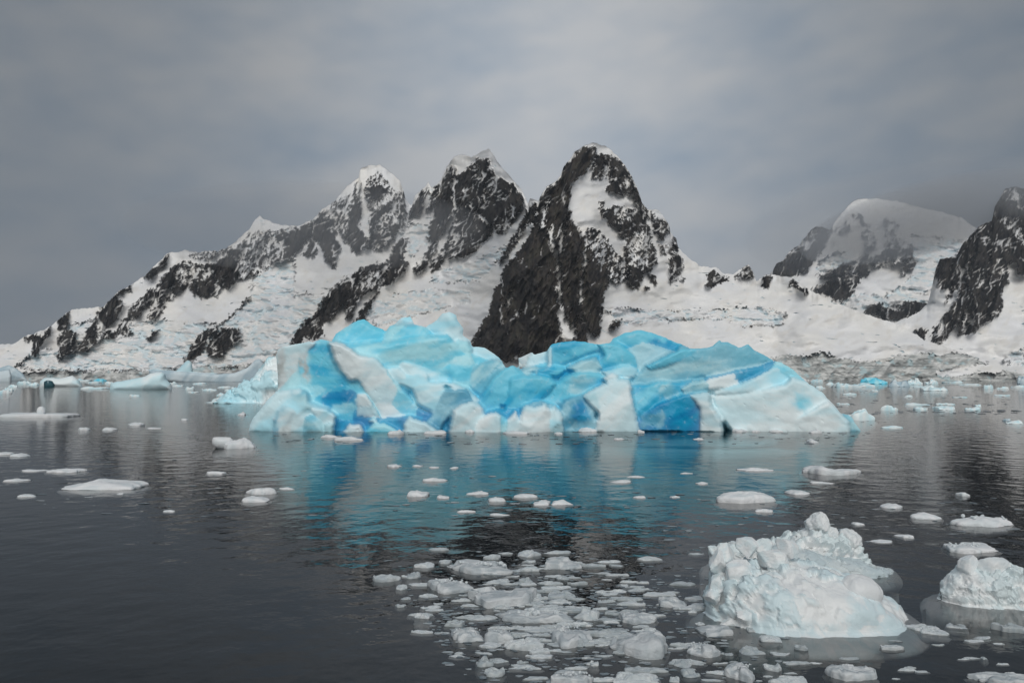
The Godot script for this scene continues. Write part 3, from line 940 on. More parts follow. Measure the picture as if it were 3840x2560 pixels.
func ice_colour(k: String) -> Array:
	return {
		"pale": [Color(0.70, 0.90, 0.96), Color(0.44, 0.81, 0.94)],
		"white": [Color(0.85, 0.93, 0.95), Color(0.64, 0.87, 0.94)],
		"grey": [Color(0.78, 0.87, 0.89), Color(0.54, 0.77, 0.85)],
		"cyan": [Color(0.14, 0.66, 0.88), Color(0.46, 0.84, 0.93)],
		"blue": [Color(0.01, 0.42, 0.70), Color(0.17, 0.64, 0.83)],
		"deep": [Color(0.0, 0.22, 0.50), Color(0.0, 0.35, 0.62)],
		"steel": [Color(0.07, 0.34, 0.52), Color(0.32, 0.61, 0.73)],
		"glass": [Color(0.15, 0.50, 0.66), Color(0.48, 0.76, 0.83)],
		"slate": [Color(0.40, 0.53, 0.61), Color(0.64, 0.74, 0.79)],
		"dirty": [Color(0.42, 0.42, 0.40), Color(0.68, 0.72, 0.73)],
	}[k]

func build_iceberg() -> void:
	var berg := root_of("iceberg", Vector3.ZERO)
	tag(berg, "large tumbled iceberg of pale and deep blue ice blocks", "iceberg")
	# [zoom, outline, distance, thickness, bevel, colour, {more}]
	var L := [
		# bodies that everything leans on
		[5, [300, 880, 420, 690, 640, 420, 900, 290, 1300, 250, 1720, 200, 1850, 330, 2050, 400, 2120, 520, 2150, 900, 1500, 910, 900, 900], 42.0, 7.0, 1.2, "cyan", {}],
		[7, [-300, 500, 0, 420, 250, 280, 560, 400, 900, 400, 1200, 400, 1400, 520, 1650, 680, 1900, 900, 2000, 1060, 900, 1075, -300, 1060], 42.5, 6.0, 1.0, "glass", {}],
		[6, [620, 620, 930, 540, 1100, 450, 1500, 430, 1760, 570, 1760, 1000, 700, 1000], 41.9, 3.0, 0.5, "blue", {"seed": 7, "pb": 0.2}],
		[5, [880, 830, 1700, 790, 2150, 850, 2150, 905, 880, 905], 40.6, 1.6, 0.2, "deep", {"seed": 8, "fc": 2, "sl": 0.1, "pb": 0.2}],
		[7, [-100, 880, 300, 880, 320, 1060, -100, 1060], 40.2, 1.6, 0.2, "blue", {"seed": 10, "fc": 2, "sl": 0.1}],
		# left end
		[5, [460, 355, 475, 315, 520, 290, 600, 275, 700, 258, 760, 262, 700, 320, 640, 400, 640, 600, 560, 614, 475, 616, 470, 480], 41.6, 2.5, 0.25, "white", {"tilt": Vector2(-0.3, 0), "fc": 2}],
		[5, [458, 358, 474, 318, 508, 298, 524, 340, 535, 480, 552, 614, 474, 618, 468, 480], 41.1, 0.9, 0.12, "dirty", {"zone": 8.0}],
		[5, [545, 480, 600, 470, 628, 500, 632, 602, 560, 612], 41.0, 0.9, 0.15, "dirty", {"zone": 8.0}],
		[5, [616, 375, 638, 312, 700, 275, 790, 238, 850, 253, 950, 268, 1010, 310, 1080, 360, 1180, 370, 1270, 460, 1340, 560, 1440, 650, 1505, 740, 1490, 800, 1380, 818, 1200, 818, 1150, 835, 1050, 875, 900, 870, 830, 800, 760, 740, 690, 700, 690, 620, 630, 600, 622, 500], 40.2, 3.5, 0.45, "cyan", {"fc": 5, "sl": 0.3, "seed": 3, "tilt": Vector2(0, 0)}],
		[5, [616, 375, 640, 312, 672, 322, 684, 420, 700, 520, 676, 560, 640, 400, 624, 470], 39.75, 0.8, 0.10, "dirty", {"zone": 6.0}],
		[5, [690, 310, 790, 246, 848, 262, 880, 380, 930, 480, 1000, 545, 960, 592, 900, 640, 830, 655, 810, 720, 716, 700, 690, 620, 720, 520, 704, 420], 39.8, 0.9, 0.14, "blue", {"zone": 14.0}],
		[5, [792, 655, 900, 620, 972, 588, 1042, 640, 1046, 702, 900, 722, 838, 745], 39.5, 1.0, 0.10, "deep", {"zone": 7.0}],
		[5, [846, 258, 950, 268, 1012, 312, 1080, 362, 1180, 370, 1270, 460, 1340, 560, 1440, 652, 1506, 740, 1492, 800, 1385, 818, 1236, 816, 1200, 740, 1130, 640, 1064, 545, 1000, 545, 930, 470, 882, 380], 39.55, 1.4, 0.38, "white", {"fc": 4, "sl": 0.45, "seed": 9, "pf": 130.0, "ns": 0.10}],
		[5, [1048, 690, 1060, 640, 1120, 640, 1190, 740, 1226, 816, 1140, 810, 1056, 800], 39.5, 0.9, 0.22, "grey", {"fc": 2, "seed": 2}],
		[5, [1066, 545, 1090, 540, 1150, 630, 1200, 720, 1222, 790, 1208, 790, 1150, 680, 1110, 610], 39.42, 0.5, 0.08, "glass", {"zone": 6.0}],
		[5, [890, 790, 900, 740, 1050, 720, 1056, 800, 1200, 818, 1400, 812, 1460, 838, 1400, 880, 1200, 880, 980, 880, 900, 872], 40.0, 1.2, 0.2, "deep", {"fc": 3, "seed": 6, "pb": 0.15}],
		[5, [252, 872, 280, 830, 340, 760, 400, 680, 460, 622, 560, 610, 640, 598, 700, 640, 704, 700, 830, 750, 902, 800, 884, 875, 800, 890, 660, 900, 540, 912, 440, 905, 300, 885], 39.2, 3.0, 0.8, "pale", {"fc": 5, "sl": 0.5, "seed": 12, "ns": 0.12}],
		[5, [590, 620, 690, 602, 704, 700, 800, 750, 760, 790, 660, 740, 600, 690], 38.9, 1.2, 0.3, "glass", {"zone": 12.0}],
		[5, [700, 740, 830, 745, 904, 800, 884, 884, 800, 860, 740, 800], 38.7, 1.4, 0.35, "pale", {"seed": 15, "fc": 3, "sl": 0.5}],
		[5, [424, 900, 436, 820, 470, 756, 522, 722, 582, 750, 644, 800, 655, 905, 540, 912], 38.5, 1.6, 0.5, "grey", {"seed": 18, "fc": 4, "sl": 0.5, "ns": 0.12}],
		[5, [420, 905, 428, 830, 466, 756, 500, 726, 516, 740, 480, 780, 470, 905], 38.4, 0.5, 0.10, "steel", {"zone": 8.0}],
		[5, [640, 905, 656, 800, 720, 790, 790, 810, 824, 860, 822, 900], 38.4, 1.4, 1.2, "glass", {"seed": 21, "fc": 4, "sl": 0.6, "ns": 0.14}],
		[5, [822, 898, 820, 862, 850, 850, 884, 858, 886, 902], 38.2, 0.8, 0.12, "glass", {"seed": 22}],
		[5, [900, 890, 950, 872, 1000, 860, 1080, 866, 1120, 892, 1000, 905], 38.0, 1.2, 0.3, "white", {"seed": 23}],
		[5, [1140, 845, 1165, 820, 1190, 818, 1210, 850], 38.8, 0.5, 0.15, "pale", {"seed": 24}],
		[5, [1100, 885, 1180, 850, 1260, 855, 1390, 880, 1385, 900, 1200, 905], 38.6, 1.0, 0.25, "cyan", {"seed": 25}],
		# upper left crown
		[5, [860, 262, 900, 200, 1000, 130, 1060, 100, 1110, 92, 1160, 130, 1275, 182, 1280, 250, 1220, 310, 1080, 355, 1010, 312, 950, 268], 43.2, 4.0, 1.0, "cyan", {"fc": 3, "sl": 0.35, "seed": 31, "pb": 0.15}],
		[5, [1330, 130, 1378, 82, 1452, 72, 1480, 150, 1420, 200, 1340, 180], 46.5, 2.5, 0.5, "pale", {"seed": 33}],
		[5, [1225, 295, 1265, 190, 1295, 140, 1370, 120, 1480, 130, 1560, 150, 1650, 220, 1715, 262, 1715, 390, 1630, 455, 1500, 425, 1430, 378, 1370, 395, 1300, 410, 1265, 350], 42.4, 3.5, 0.8, "cyan", {"fc": 6, "sl": 0.5, "seed": 35, "ns": 0.14}],
		[5, [1420, 375, 1440, 300, 1540, 270, 1660, 250, 1712, 290, 1700, 390, 1630, 455, 1510, 430], 41.9, 1.8, 0.6, "cyan", {"fc": 4, "sl": 0.5, "seed": 36, "pb": -0.1}],
		[5, [1545, 160, 1640, 100, 1680, 52, 1732, 38, 1782, 60, 1802, 110, 1838, 160, 1832, 205, 1884, 250, 1904, 300, 1892, 380, 1800, 340, 1730, 315, 1720, 255, 1640, 210], 43.0, 3.0, 0.6, "pale", {"fc": 5, "sl": 0.5, "seed": 38, "ns": 0.14}],
		[5, [1730, 300, 1800, 240, 1870, 255, 1906, 310, 1892, 380, 1800, 370], 42.2, 1.6, 0.5, "cyan", {"seed": 39, "sl": 0.5}],
		[5, [1630, 480, 1730, 420, 1760, 350, 1890, 345, 1925, 420, 1900, 560, 1860, 650, 1760, 610, 1740, 510], 41.4, 2.4, 0.6, "cyan", {"fc": 4, "sl": 0.4, "seed": 40, "pb": 0.1}],
		[5, [1895, 292, 1990, 298, 2072, 350, 2125, 400, 2100, 440, 1950, 420, 1898, 390], 43.0, 2.4, 0.5, "pale", {"seed": 41}],
		[5, [1080, 348, 1220, 308, 1285, 390, 1400, 400, 1500, 420, 1630, 452, 1705, 475, 1760, 570, 1700, 600, 1500, 570, 1450, 625, 1340, 562, 1270, 462, 1180, 372], 41.0, 2.5, 0.5, "pale", {"fc": 7, "sl": 0.55, "seed": 43, "ns": 0.22, "pf": 60.0}],
		[5, [1270, 460, 1360, 440, 1420, 510, 1450, 625, 1340, 562], 40.4, 1.2, 0.35, "pale", {"seed": 44, "fc": 3}],
		[5, [1350, 560, 1420, 508, 1572, 486, 1586, 552, 1460, 606], 40.2, 1.2, 0.3, "pale", {"seed": 45, "fc": 3, "sl": 0.5}],
		[5, [1452, 592, 1500, 558, 1704, 556, 1694, 644, 1612, 785, 1552, 752, 1496, 722], 39.7, 1.8, 0.35, "pale", {"seed": 46, "fc": 3, "sl": 0.35}],
		[5, [1485, 830, 1500, 735, 1560, 765, 1612, 785, 1650, 700, 1640, 850, 1560, 850], 40.4, 1.4, 0.1, "deep", {"seed": 47, "fc": 2, "pb": -0.3}],
		[5, [1606, 800, 1650, 700, 1700, 608, 1790, 610, 1860, 600, 1915, 700, 1870, 724, 1780, 764, 1700, 850, 1660, 880, 1556, 850], 39.3, 1.6, 0.2, "steel", {"seed": 48, "fc": 4, "sl": 0.4}],
		[5, [1690, 560, 1760, 560, 1860, 600, 1960, 680, 1930, 720, 1850, 640, 1760, 610], 39.8, 1.2, 0.3, "pale", {"seed": 49, "ns": 0.2}],
		# middle
		[6, [160, 800, 170, 600, 300, 540, 400, 512, 470, 530, 510, 600, 420, 690, 300, 830, 260, 880], 41.2, 2.0, 0.4, "glass", {"seed": 51, "fc": 4, "sl": 0.4}],
		[6, [236, 960, 270, 870, 400, 680, 500, 600, 580, 578, 640, 596, 710, 670, 570, 710, 545, 860, 480, 970, 420, 1040, 300, 1050], 39.9, 2.0, 0.3, "blue", {"seed": 52, "fc": 3, "sl": 0.4, "pb": 0.25}],
		[6, [536, 900, 556, 700, 680, 676, 850, 676, 960, 700, 1014, 742, 990, 792, 900, 875, 830, 935, 720, 990, 600, 1000, 470, 975], 39.4, 2.0, 0.35, "blue", {"seed": 53, "fc": 4, "sl": 0.35, "pb": 0.2}],
		[6, [640, 650, 700, 598, 762, 582, 832, 588, 822, 645, 700, 680], 40.6, 1.5, 0.2, "glass", {"seed": 54}],
		[6, [806, 670, 838, 600, 962, 588, 1110, 608, 1040, 690, 930, 700], 40.3, 1.5, 0.18, "blue", {"seed": 55}],
		[6, [640, 590, 640, 500, 760, 452, 750, 480, 700, 590], 43.5, 1.6, 0.3, "dirty", {"seed": 56}],
		[6, [700, 590, 745, 480, 770, 452, 800, 470, 935, 430, 945, 600, 830, 600], 42.8, 2.0, 0.3, "pale", {"seed": 57, "fc": 3, "sl": 0.5}],
		[6, [926, 610, 922, 420, 970, 368, 1060, 344, 1180, 338, 1300, 344, 1420, 368, 1480, 412, 1310, 470, 1070, 570, 1000, 610], 41.5, 2.6, 0.35, "blue", {"seed": 58, "fc": 4, "sl": 0.35, "pb": 0.05}],
		[6, [922, 600, 922, 420, 960, 380, 968, 470, 964, 580], 41.2, 0.6, 0.1, "pale", {"seed": 59, "fc": 0}],
		[6, [1060, 580, 1300, 440, 1470, 400, 1460, 440, 1300, 520, 1130, 600], 40.9, 0.8, 0.1, "deep", {"zone": 6.0}],
		[6, [1420, 372, 1540, 350, 1660, 380, 1780, 480, 1800, 560, 1815, 640, 1744, 700, 1500, 650, 1400, 600, 1480, 480], 40.9, 2.0, 0.4, "blue", {"seed": 61, "fc": 5, "sl": 0.45, "pb": 0.35}],
		[6, [1100, 600, 1300, 510, 1400, 490, 1460, 600, 1400, 640, 1220, 650], 40.5, 1.2, 0.25, "glass", {"seed": 62, "fc": 3}],
		[6, [1440, 640, 1620, 600, 1740, 580, 1806, 610, 1800, 670, 1740, 702, 1560, 690], 40.2, 1.0, 0.25, "pale", {"seed": 63, "fc": 3}],
		[6, [1000, 744, 1100, 672, 1220, 640, 1420, 640, 1500, 690, 1440, 770, 1300, 850, 1180, 895, 1100, 905, 1000, 975, 850, 950, 826, 930, 900, 870, 985, 795], 39.6, 2.0, 0.35, "blue", {"seed": 64, "fc": 6, "sl": 0.45, "pb": 0.3}],
		[6, [1120, 820, 1170, 700, 1300, 670, 1400, 690, 1380, 760, 1240, 850], 39.2, 0.8, 0.15, "glass", {"zone": 8.0}],
		[6, [1470, 690, 1560, 650, 1620, 680, 1610, 720, 1540, 720, 1500, 760], 39.0, 0.8, 0.2, "white", {"seed": 66}],
		[6, [690, 985, 760, 940, 860, 925, 980, 960, 900, 1010, 760, 1010], 38.9, 1.0, 0.2, "steel", {"seed": 67}],
		[6, [300, 1040, 420, 1000, 700, 985, 700, 1100, 450, 1150, 310, 1120], 39.4, 1.0, 0.2, "deep", {"seed": 68, "pb": 0.3}],
		[6, [1034, 960, 1090, 905, 1280, 858, 1310, 905, 1400, 960, 1390, 1080, 1510, 1185, 1300, 1185, 1078, 1180, 1040, 1070], 38.6, 1.8, 0.3, "steel", {"seed": 69, "fc": 6, "sl": 0.6, "ns": 0.2}],
		[6, [1180, 1010, 1240, 930, 1300, 960, 1330, 1100, 1250, 1150, 1190, 1090], 38.25, 0.7, 0.1, "deep", {"zone": 10.0}],
		[6, [1276, 862, 1400, 792, 1560, 722, 1660, 706, 1722, 720, 1748, 780, 1744, 850, 1772, 970, 1802, 1080, 1830, 1190, 1500, 1190, 1396, 1160, 1420, 1050, 1300, 925], 38.0, 2.4, 0.55, "white", {"seed": 71, "fc": 3, "sl": 0.3, "ns": 0.05, "pf": 170.0}],
		[6, [1280, 870, 1330, 850, 1400, 830, 1430, 920, 1400, 970, 1320, 920], 37.75, 0.6, 0.15, "glass", {"zone": 14.0}],
		[6, [-60, 1225, -30, 1150, 0, 1010, 90, 950, 180, 930, 250, 950, 302, 1010, 304, 1080, 240, 1120, 200, 1225], 37.6, 1.8, 0.35, "white", {"seed": 73, "fc": 4, "sl": 0.5, "rag": 4.0}],
		[6, [186, 1218, 240, 1110, 330, 1050, 420, 1032, 470, 1060, 470, 1200], 37.4, 1.2, 0.2, "white", {"seed": 74, "fc": 3, "rag": 4.0}],
		[6, [462, 1195, 466, 1060, 510, 1080, 532, 1120, 520, 1195], 37.5, 0.8, 0.1, "cyan", {"seed": 75}],
		[6, [518, 1205, 530, 1100, 590, 1040, 610, 1015, 640, 1090, 660, 1200], 37.3, 1.0, 0.15, "white", {"seed": 76, "rag": 4.0}],
		[6, [640, 1208, 650, 1080, 690, 980, 720, 965, 800, 985, 870, 960, 950, 1000, 960, 1170, 880, 1208], 37.2, 1.4, 0.25, "white", {"seed": 77, "fc": 6, "sl": 0.6, "ns": 0.15, "rag": 5.0}],
		[6, [940, 1180, 950, 990, 1000, 965, 1064, 1050, 1084, 1180], 37.5, 1.0, 0.2, "pale", {"seed": 78, "fc": 4, "sl": 0.6, "rag": 4.0}],
		[6, [866, 970, 880, 940, 910, 942, 924, 980], 37.3, 0.4, 0.08, "white", {"seed": 79}],
		[5, [1392, 908, 1398, 862, 1440, 803, 1480, 825, 1560, 845, 1664, 872, 1650, 905], 37.6, 1.4, 0.25, "white", {"seed": 80, "fc": 4, "sl": 0.4, "pb": 0.4}],
		# right end
		[7, [-60, 350, 0, 280, 100, 230, 240, 203, 370, 240, 500, 290, 660, 355, 560, 430, 400, 490, 280, 530, 160, 520, 60, 430, -40, 410], 42.0, 3.5, 0.7, "blue", {"seed": 81, "fc": 4, "sl": 0.3, "pb": 0.3, "pf": 140.0}],
		[7, [176, 500, 190, 410, 256, 350, 330, 304, 420, 298, 520, 314, 640, 352, 560, 405, 400, 478, 280, 520], 41.6, 0.7, 0.08, "deep", {"zone": 7.0}],
		[7, [0, 540, 80, 500, 180, 520, 216, 570, 200, 620, 80, 630, 0, 600], 40.8, 0.9, 0.2, "cyan", {"seed": 83}],
		[7, [270, 530, 450, 435, 600, 362, 730, 368, 830, 362, 880, 345, 940, 296, 960, 312, 1010, 310, 1110, 360, 1190, 332, 1245, 382, 1415, 472, 1270, 530, 1100, 556, 940, 600, 830, 612, 700, 645, 560, 676, 420, 668, 300, 690, 150, 692, 200, 620], 40.2, 2.4, 0.3, "glass", {"seed": 84, "fc": 5, "sl": 0.3, "pf": 150.0, "pb": -0.1}],
		[7, [280, 522, 450, 436, 600, 362, 740, 370, 820, 372, 700, 440, 480, 520, 330, 560], 39.8, 0.7, 0.12, "blue", {"seed": 85, "fc": 2, "pb": 0.2}],
		[7, [536, 520, 620, 480, 722, 446, 726, 520, 700, 640, 600, 650, 560, 600], 39.75, 0.6, 0.16, "grey", {"zone": 14.0}],
		[7, [800, 420, 880, 372, 920, 380, 940, 470, 936, 590, 850, 604, 820, 540], 39.75, 0.6, 0.2, "grey", {"zone": 16.0}],
		[7, [930, 380, 960, 312, 1010, 310, 1050, 360, 1060, 480, 1040, 572, 960, 590, 940, 480], 39.6, 0.7, 0.25, "white", {"zone": 18.0}],
		[7, [150, 692, 300, 688, 420, 655, 560, 674, 700, 645, 660, 720, 610, 810, 400, 860, 226, 970, 190, 900, 168, 800], 39.3, 1.8, 0.2, "blue", {"seed": 89, "fc": 5, "sl": 0.4, "pf": 70.0, "pb": -0.1}],
		[7, [400, 730, 440, 690, 520, 700, 560, 760, 520, 810, 440, 790], 38.9, 0.5, 0.14, "glass", {"zone": 10.0}],
		[7, [150, 700, 172, 800, 192, 900, 236, 1050, 206, 1062, 170, 960, 150, 840], 38.9, 0.8, 0.12, "blue", {"seed": 91}],
		[7, [222, 1056, 226, 968, 400, 855, 600, 778, 700, 765, 770, 900, 768, 1062, 500, 1060], 38.6, 1.8, 0.16, "deep", {"seed": 92, "fc": 4, "sl": 0.3, "pb": -0.1}],
		[7, [230, 1056, 240, 980, 330, 950, 420, 920, 470, 980, 440, 1056], 38.3, 0.6, 0.12, "steel", {"zone": 8.0}],
		[7, [600, 720, 700, 660, 800, 640, 850, 690, 850, 745, 700, 775, 620, 770], 38.9, 0.9, 0.2, "glass", {"seed": 94, "fc": 3}],
		[7, [800, 655, 810, 620, 940, 596, 1080, 560, 1270, 528, 1420, 478, 1470, 500, 1400, 545, 1300, 600, 1200, 640, 1110, 670, 1000, 660], 39.9, 1.6, 0.15, "deep", {"seed": 95, "fc": 3, "pb": 0.2}],
		[7, [796, 680, 830, 640, 960, 610, 1080, 580, 1120, 640, 1110, 690, 960, 720, 860, 740], 39.2, 1.0, 0.25, "white", {"seed": 96, "fc": 3}],
		[7, [840, 745, 960, 720, 1110, 680, 1300, 600, 1420, 530, 1480, 540, 1560, 620, 1500, 700, 1300, 740, 1100, 770, 900, 780], 39.0, 1.8, 0.4, "pale", {"seed": 97, "fc": 4, "sl": 0.4}],
		[7, [1400, 540, 1430, 476, 1500, 500, 1600, 560, 1700, 660, 1640, 660, 1540, 620], 39.8, 1.5, 0.3, "cyan", {"seed": 98, "pb": 0.1}],
		[7, [860, 775, 1100, 765, 1300, 735, 1500, 690, 1580, 620, 1700, 660, 1850, 760, 1950, 870, 2020, 950, 2085, 1010, 2096, 1080, 1900, 1090, 1400, 1090, 1060, 1075, 966, 1010, 880, 890], 38.4, 3.5, 0.8, "white", {"seed": 99, "fc": 5, "sl": 0.35, "pf": 200.0, "ns": 0.08}],
		[7, [1590, 760, 1690, 770, 1740, 860, 1690, 910, 1600, 880], 37.95, 0.5, 0.2, "cyan", {"zone": 22.0}],
		[7, [674, 780, 852, 748, 870, 870, 965, 1012, 975, 1072, 764, 1068, 768, 900], 38.1, 1.6, 0.4, "grey", {"seed": 101, "fc": 3, "sl": 0.4}],
		[7, [1560, 1000, 1740, 920, 1900, 830, 1960, 890, 2030, 960, 2085, 1012, 2096, 1080, 1900, 1092, 1600, 1085], 37.9, 1.4, 0.4, "white", {"seed": 102, "fc": 3, "sl": 0.4}],
		[7, [2030, 940, 2100, 970, 2195, 1050, 2080, 1070], 39.5, 1.2, 0.2, "glass", {"seed": 103}],
	]
	var made := []
	for a in L:
		var o: Dictionary = a[6]
		var col := ice_colour(a[5])
		var out := zoomed(a[0], a[1])
		if o.has("zone"):
			made.back()[2]["zones"].append([out, col[0], col[1], o.zone])
			continue
		for k in out.size():
			if out[k].y > 1593.0:
				out[k].y += 24.0    # down into the water
		o.merge({"d": 38.0 + (a[2] - 38.0) * 0.36, "th": a[3], "bv": maxf(0.05, a[4] * 0.27), "a": col[0], "b": col[1], "zones": []})
		made.append([out, a[5], o])
	# how clear or cloudy the ice is from place to place: neighbouring blocks grade into one another
	var cw := 300
	var ch := 64
	var map := [PackedFloat32Array(), PackedFloat32Array(), PackedFloat32Array()]
	for k in 3:
		map[k].resize(cw * ch)
		map[k].fill([0.35, 0.75, 0.9][k])
	made.sort_custom(func(a, b): return a[2].d > b[2].d)
	for a in made:
		var col: Color = a[2].a.lerp(a[2].b, 0.5)
		var areas := [[a[0], col]]
		for zn in a[2].zones:
			areas.append([zn[0], zn[1].lerp(zn[2], 0.5)])
		for ar in areas:
			for j in ch:
				for i in cw:
					var q := Vector2(900.0 + i * 8.0, 1170.0 + j * 8.0)
					if Geometry2D.is_point_in_polygon(q, ar[0]):
						for k in 3:
							map[k][j * cw + i] = ar[1][k]
	for k in 3:
		map[k] = blur(blur(map[k], cw, ch, 4, 4), cw, ch, 3, 3)
	weld(berg, made, map)
	# the body under the water
	var keel := floe(27.0, 12.0, 0.5, [1.0, 1.0], 77, {"keel": 1.3, "shelf": 1.1, "nt": 64, "a": Color(0.20, 0.55, 0.66), "b": Color(0.30, 0.62, 0.70)})
	var k := put("keel", keel, M.ice, berg)
	k.position = Vector3(1.3, -0.72, -43.6)

# The iceberg is one mass: the blocks are fused into one skin, which is then cut along their borders into parts.
func weld(berg: Node3D, made: Array, map: Array) -> void:
	var step := 4.0
	var x0 := 900.0
	var y0 := 1165.0
	var nx := 596
	var ny := 124
	var n := nx * ny
	var zz := PackedFloat32Array()
	var own := PackedInt32Array()
	var rim := PackedFloat32Array()
	var at := PackedVector2Array()
	var inn := PackedByteArray()
	var cr := PackedFloat32Array()
	var cg := PackedFloat32Array()
	var cb := PackedFloat32Array()
	zz.resize(n); own.resize(n); rim.resize(n); at.resize(n); inn.resize(n); cr.resize(n); cg.resize(n); cb.resize(n)
	zz.fill(1e9)
	own.fill(-1)
	rim.fill(1e9)
	for bi in made.size():
		var poly: PackedVector2Array = made[bi][0]
		var o: Dictionary = made[bi][2]
		var d0: float = o.d
		var bv: float = o.bv
		var sl: float = o.get("sl", 0.35) * 0.7
		var ns: float = o.get("ns", 0.06) * 0.5
		var pf: float = o.get("pf", 90.0)
		var pb: float = o.get("pb", 0.0)
		var sd: int = o.get("seed", 1)
		var tilt: Vector2 = o.get("tilt", Vector2.ZERO)
		var zones: Array = o.zones
		var ang: float = -0.35 + 0.5 * sin(sd * 12.9)
		var along := Vector2(cos(ang), sin(ang))
		var r2 := RandomNumberGenerator.new()
		r2.seed = sd * 7919 + 13
		var m := d0 / F
		var lo := poly[0]
		var hi := poly[0]
		for p in poly:
			lo = lo.min(p)
			hi = hi.max(p)
		var cx := (lo + hi) * 0.5
		var planes := []
		for i in int(o.get("fc", 4)):
			var an := r2.randf() * TAU
			var g := Vector2(cos(an), sin(an)) * sl * r2.randf_range(0.4, 1.0)
			planes.append([g, (hi - lo).length() * 0.5 * m * sl * r2.randf_range(-0.45, -0.05)])
		var ne := poly.size()
		var s := sd * 37.0
		for j in range(maxi(0, int((lo.y - y0) / step) - 1), mini(ny, int((hi.y - y0) / step) + 3)):
			for i in range(maxi(0, int((lo.x - x0) / step) - 1), mini(nx, int((hi.x - x0) / step) + 3)):
				var p := Vector2(x0 + i * step, y0 + j * step)
				var best := 1e9
				var bp := p
				var inside := false
				var b := poly[ne - 1]
				for k in ne:
					var a := poly[k]
					var e := a - b
					var q := b + e * clampf((p - b).dot(e) / maxf(e.length_squared(), 1e-6), 0.0, 1.0)
					var dd := p.distance_squared_to(q)
					if dd < best:
						best = dd
						bp = q
					if (a.y > p.y) != (b.y > p.y) and p.x < (b.x - a.x) * (p.y - a.y) / (b.y - a.y) + a.x:
						inside = not inside
					b = a
				best = sqrt(best)
				var k := j * nx + i
				if not inside and (inn[k] or best > 1.6 * step or best > rim[k]):
					continue
				var t := clampf(best * m / bv, 0.0, 1.0) if inside else 0.0
				var lp := (p - cx) * m
				var fz := 0.0
				if planes.size():
					fz = -1e9
					for g in planes:
						fz = maxf(fz, lp.dot(g[0]) + g[1])
				var n1 := nz.get_noise_2d(p.x * 0.5 + s, p.y * 0.5 - s)
				var n2 := nf.get_noise_2d(p.x * 1.3 - s + 14.0 * n1, p.y * 1.8 + s)
				var z := d0 + bv * (1.0 - sqrt(maxf(0.0, 1.0 - (1.0 - t) * (1.0 - t)))) + fz + lp.dot(tilt) + (n1 * 1.2 + n2 * 1.3) * ns * t
				if inside and z >= zz[k] and inn[k]:
					continue
				var la := p.dot(along)
				var lc := p.dot(along.orthogonal())
				var pn := nz.get_noise_2d(la * 32.0 / pf + s, lc * 105.0 / pf) + 0.22 * nz.get_noise_2d(la * 1.2 + s, lc * 7.0) + 0.12 * nz.get_noise_2d(p.x * 9.0, p.y * 9.0 + s)
				var col := mixc(o.a, o.b, sstep(-0.32, 0.32, pn + pb))
				for zn in zones:
					var zp: PackedVector2Array = zn[0]
					var wz := p + Vector2(nz.get_noise_2d(p.x * 2.0 + s, p.y * 2.0), nz.get_noise_2d(p.x * 2.0, p.y * 2.0 - s)) * 22.0
					var zd := 1e9
					var zin := false
					var zb := zp[zp.size() - 1]
					for za in zp:
						var ze := za - zb
						zd = minf(zd, wz.distance_squared_to(zb + ze * clampf((wz - zb).dot(ze) / maxf(ze.length_squared(), 1e-6), 0.0, 1.0)))
						if (za.y > wz.y) != (zb.y > wz.y) and wz.x < (zb.x - za.x) * (wz.y - za.y) / (zb.y - za.y) + za.x:
							zin = not zin
						zb = za
					zd = sqrt(zd) * (1.0 if zin else -1.0)
					var soft: float = zn[3]
					col = mixc(col, mixc(zn[1], zn[2], sstep(-0.32, 0.32, pn)), sstep(-soft, soft, zd))
				var mk := clampi(int((p.y - 1170.0) / 8.0), 0, 63) * 300 + clampi(int((p.x - 900.0) / 8.0), 0, 299)
				col = mixc(col, Color(map[0][mk], map[1][mk], map[2][mk]), 0.2)
				var vein := nr.get_noise_2d((p.x + p.y * 0.6) * 1.3 + s, (p.y - p.x * 0.4) * 0.5)
				col = mixc(col, Color(0.72, 0.86, 0.92), sstep(0.72, 0.95, vein) * 0.45)
				zz[k] = z
				own[k] = bi
				cr[k] = col.r
				cg[k] = col.g
				cb[k] = col.b
				if inside:
					inn[k] = 1
					at[k] = p
				else:
					rim[k] = best
					at[k] = bp
	# fuse: depth and clarity run on from block to block
	var mask := PackedFloat32Array()
	mask.resize(n)
	var zw := PackedFloat32Array()
	zw.resize(n)
	for k in n:
		mask[k] = 1.0 if own[k] >= 0 else 0.0
		zw[k] = zz[k] if own[k] >= 0 else 0.0
	var bm := blur(mask, nx, ny, 2, 2)
	var bz := blur(zw, nx, ny, 2, 2)
	var thick := blur(blur(mask, nx, ny, 14, 10), nx, ny, 10, 8)
	for k in n:
		if own[k] < 0:
			cr[k] = 0.0
			cg[k] = 0.0
			cb[k] = 0.0
	var br := blur(cr, nx, ny, 2, 2)
	var bg := blur(cg, nx, ny, 2, 2)
	var bb := blur(cb, nx, ny, 2, 2)
	var bm2 := blur(mask, nx, ny, 2, 2)
	var v := PackedVector3Array()
	var vb := PackedVector3Array()
	var c := PackedColorArray()
	v.resize(n); vb.resize(n); c.resize(n)
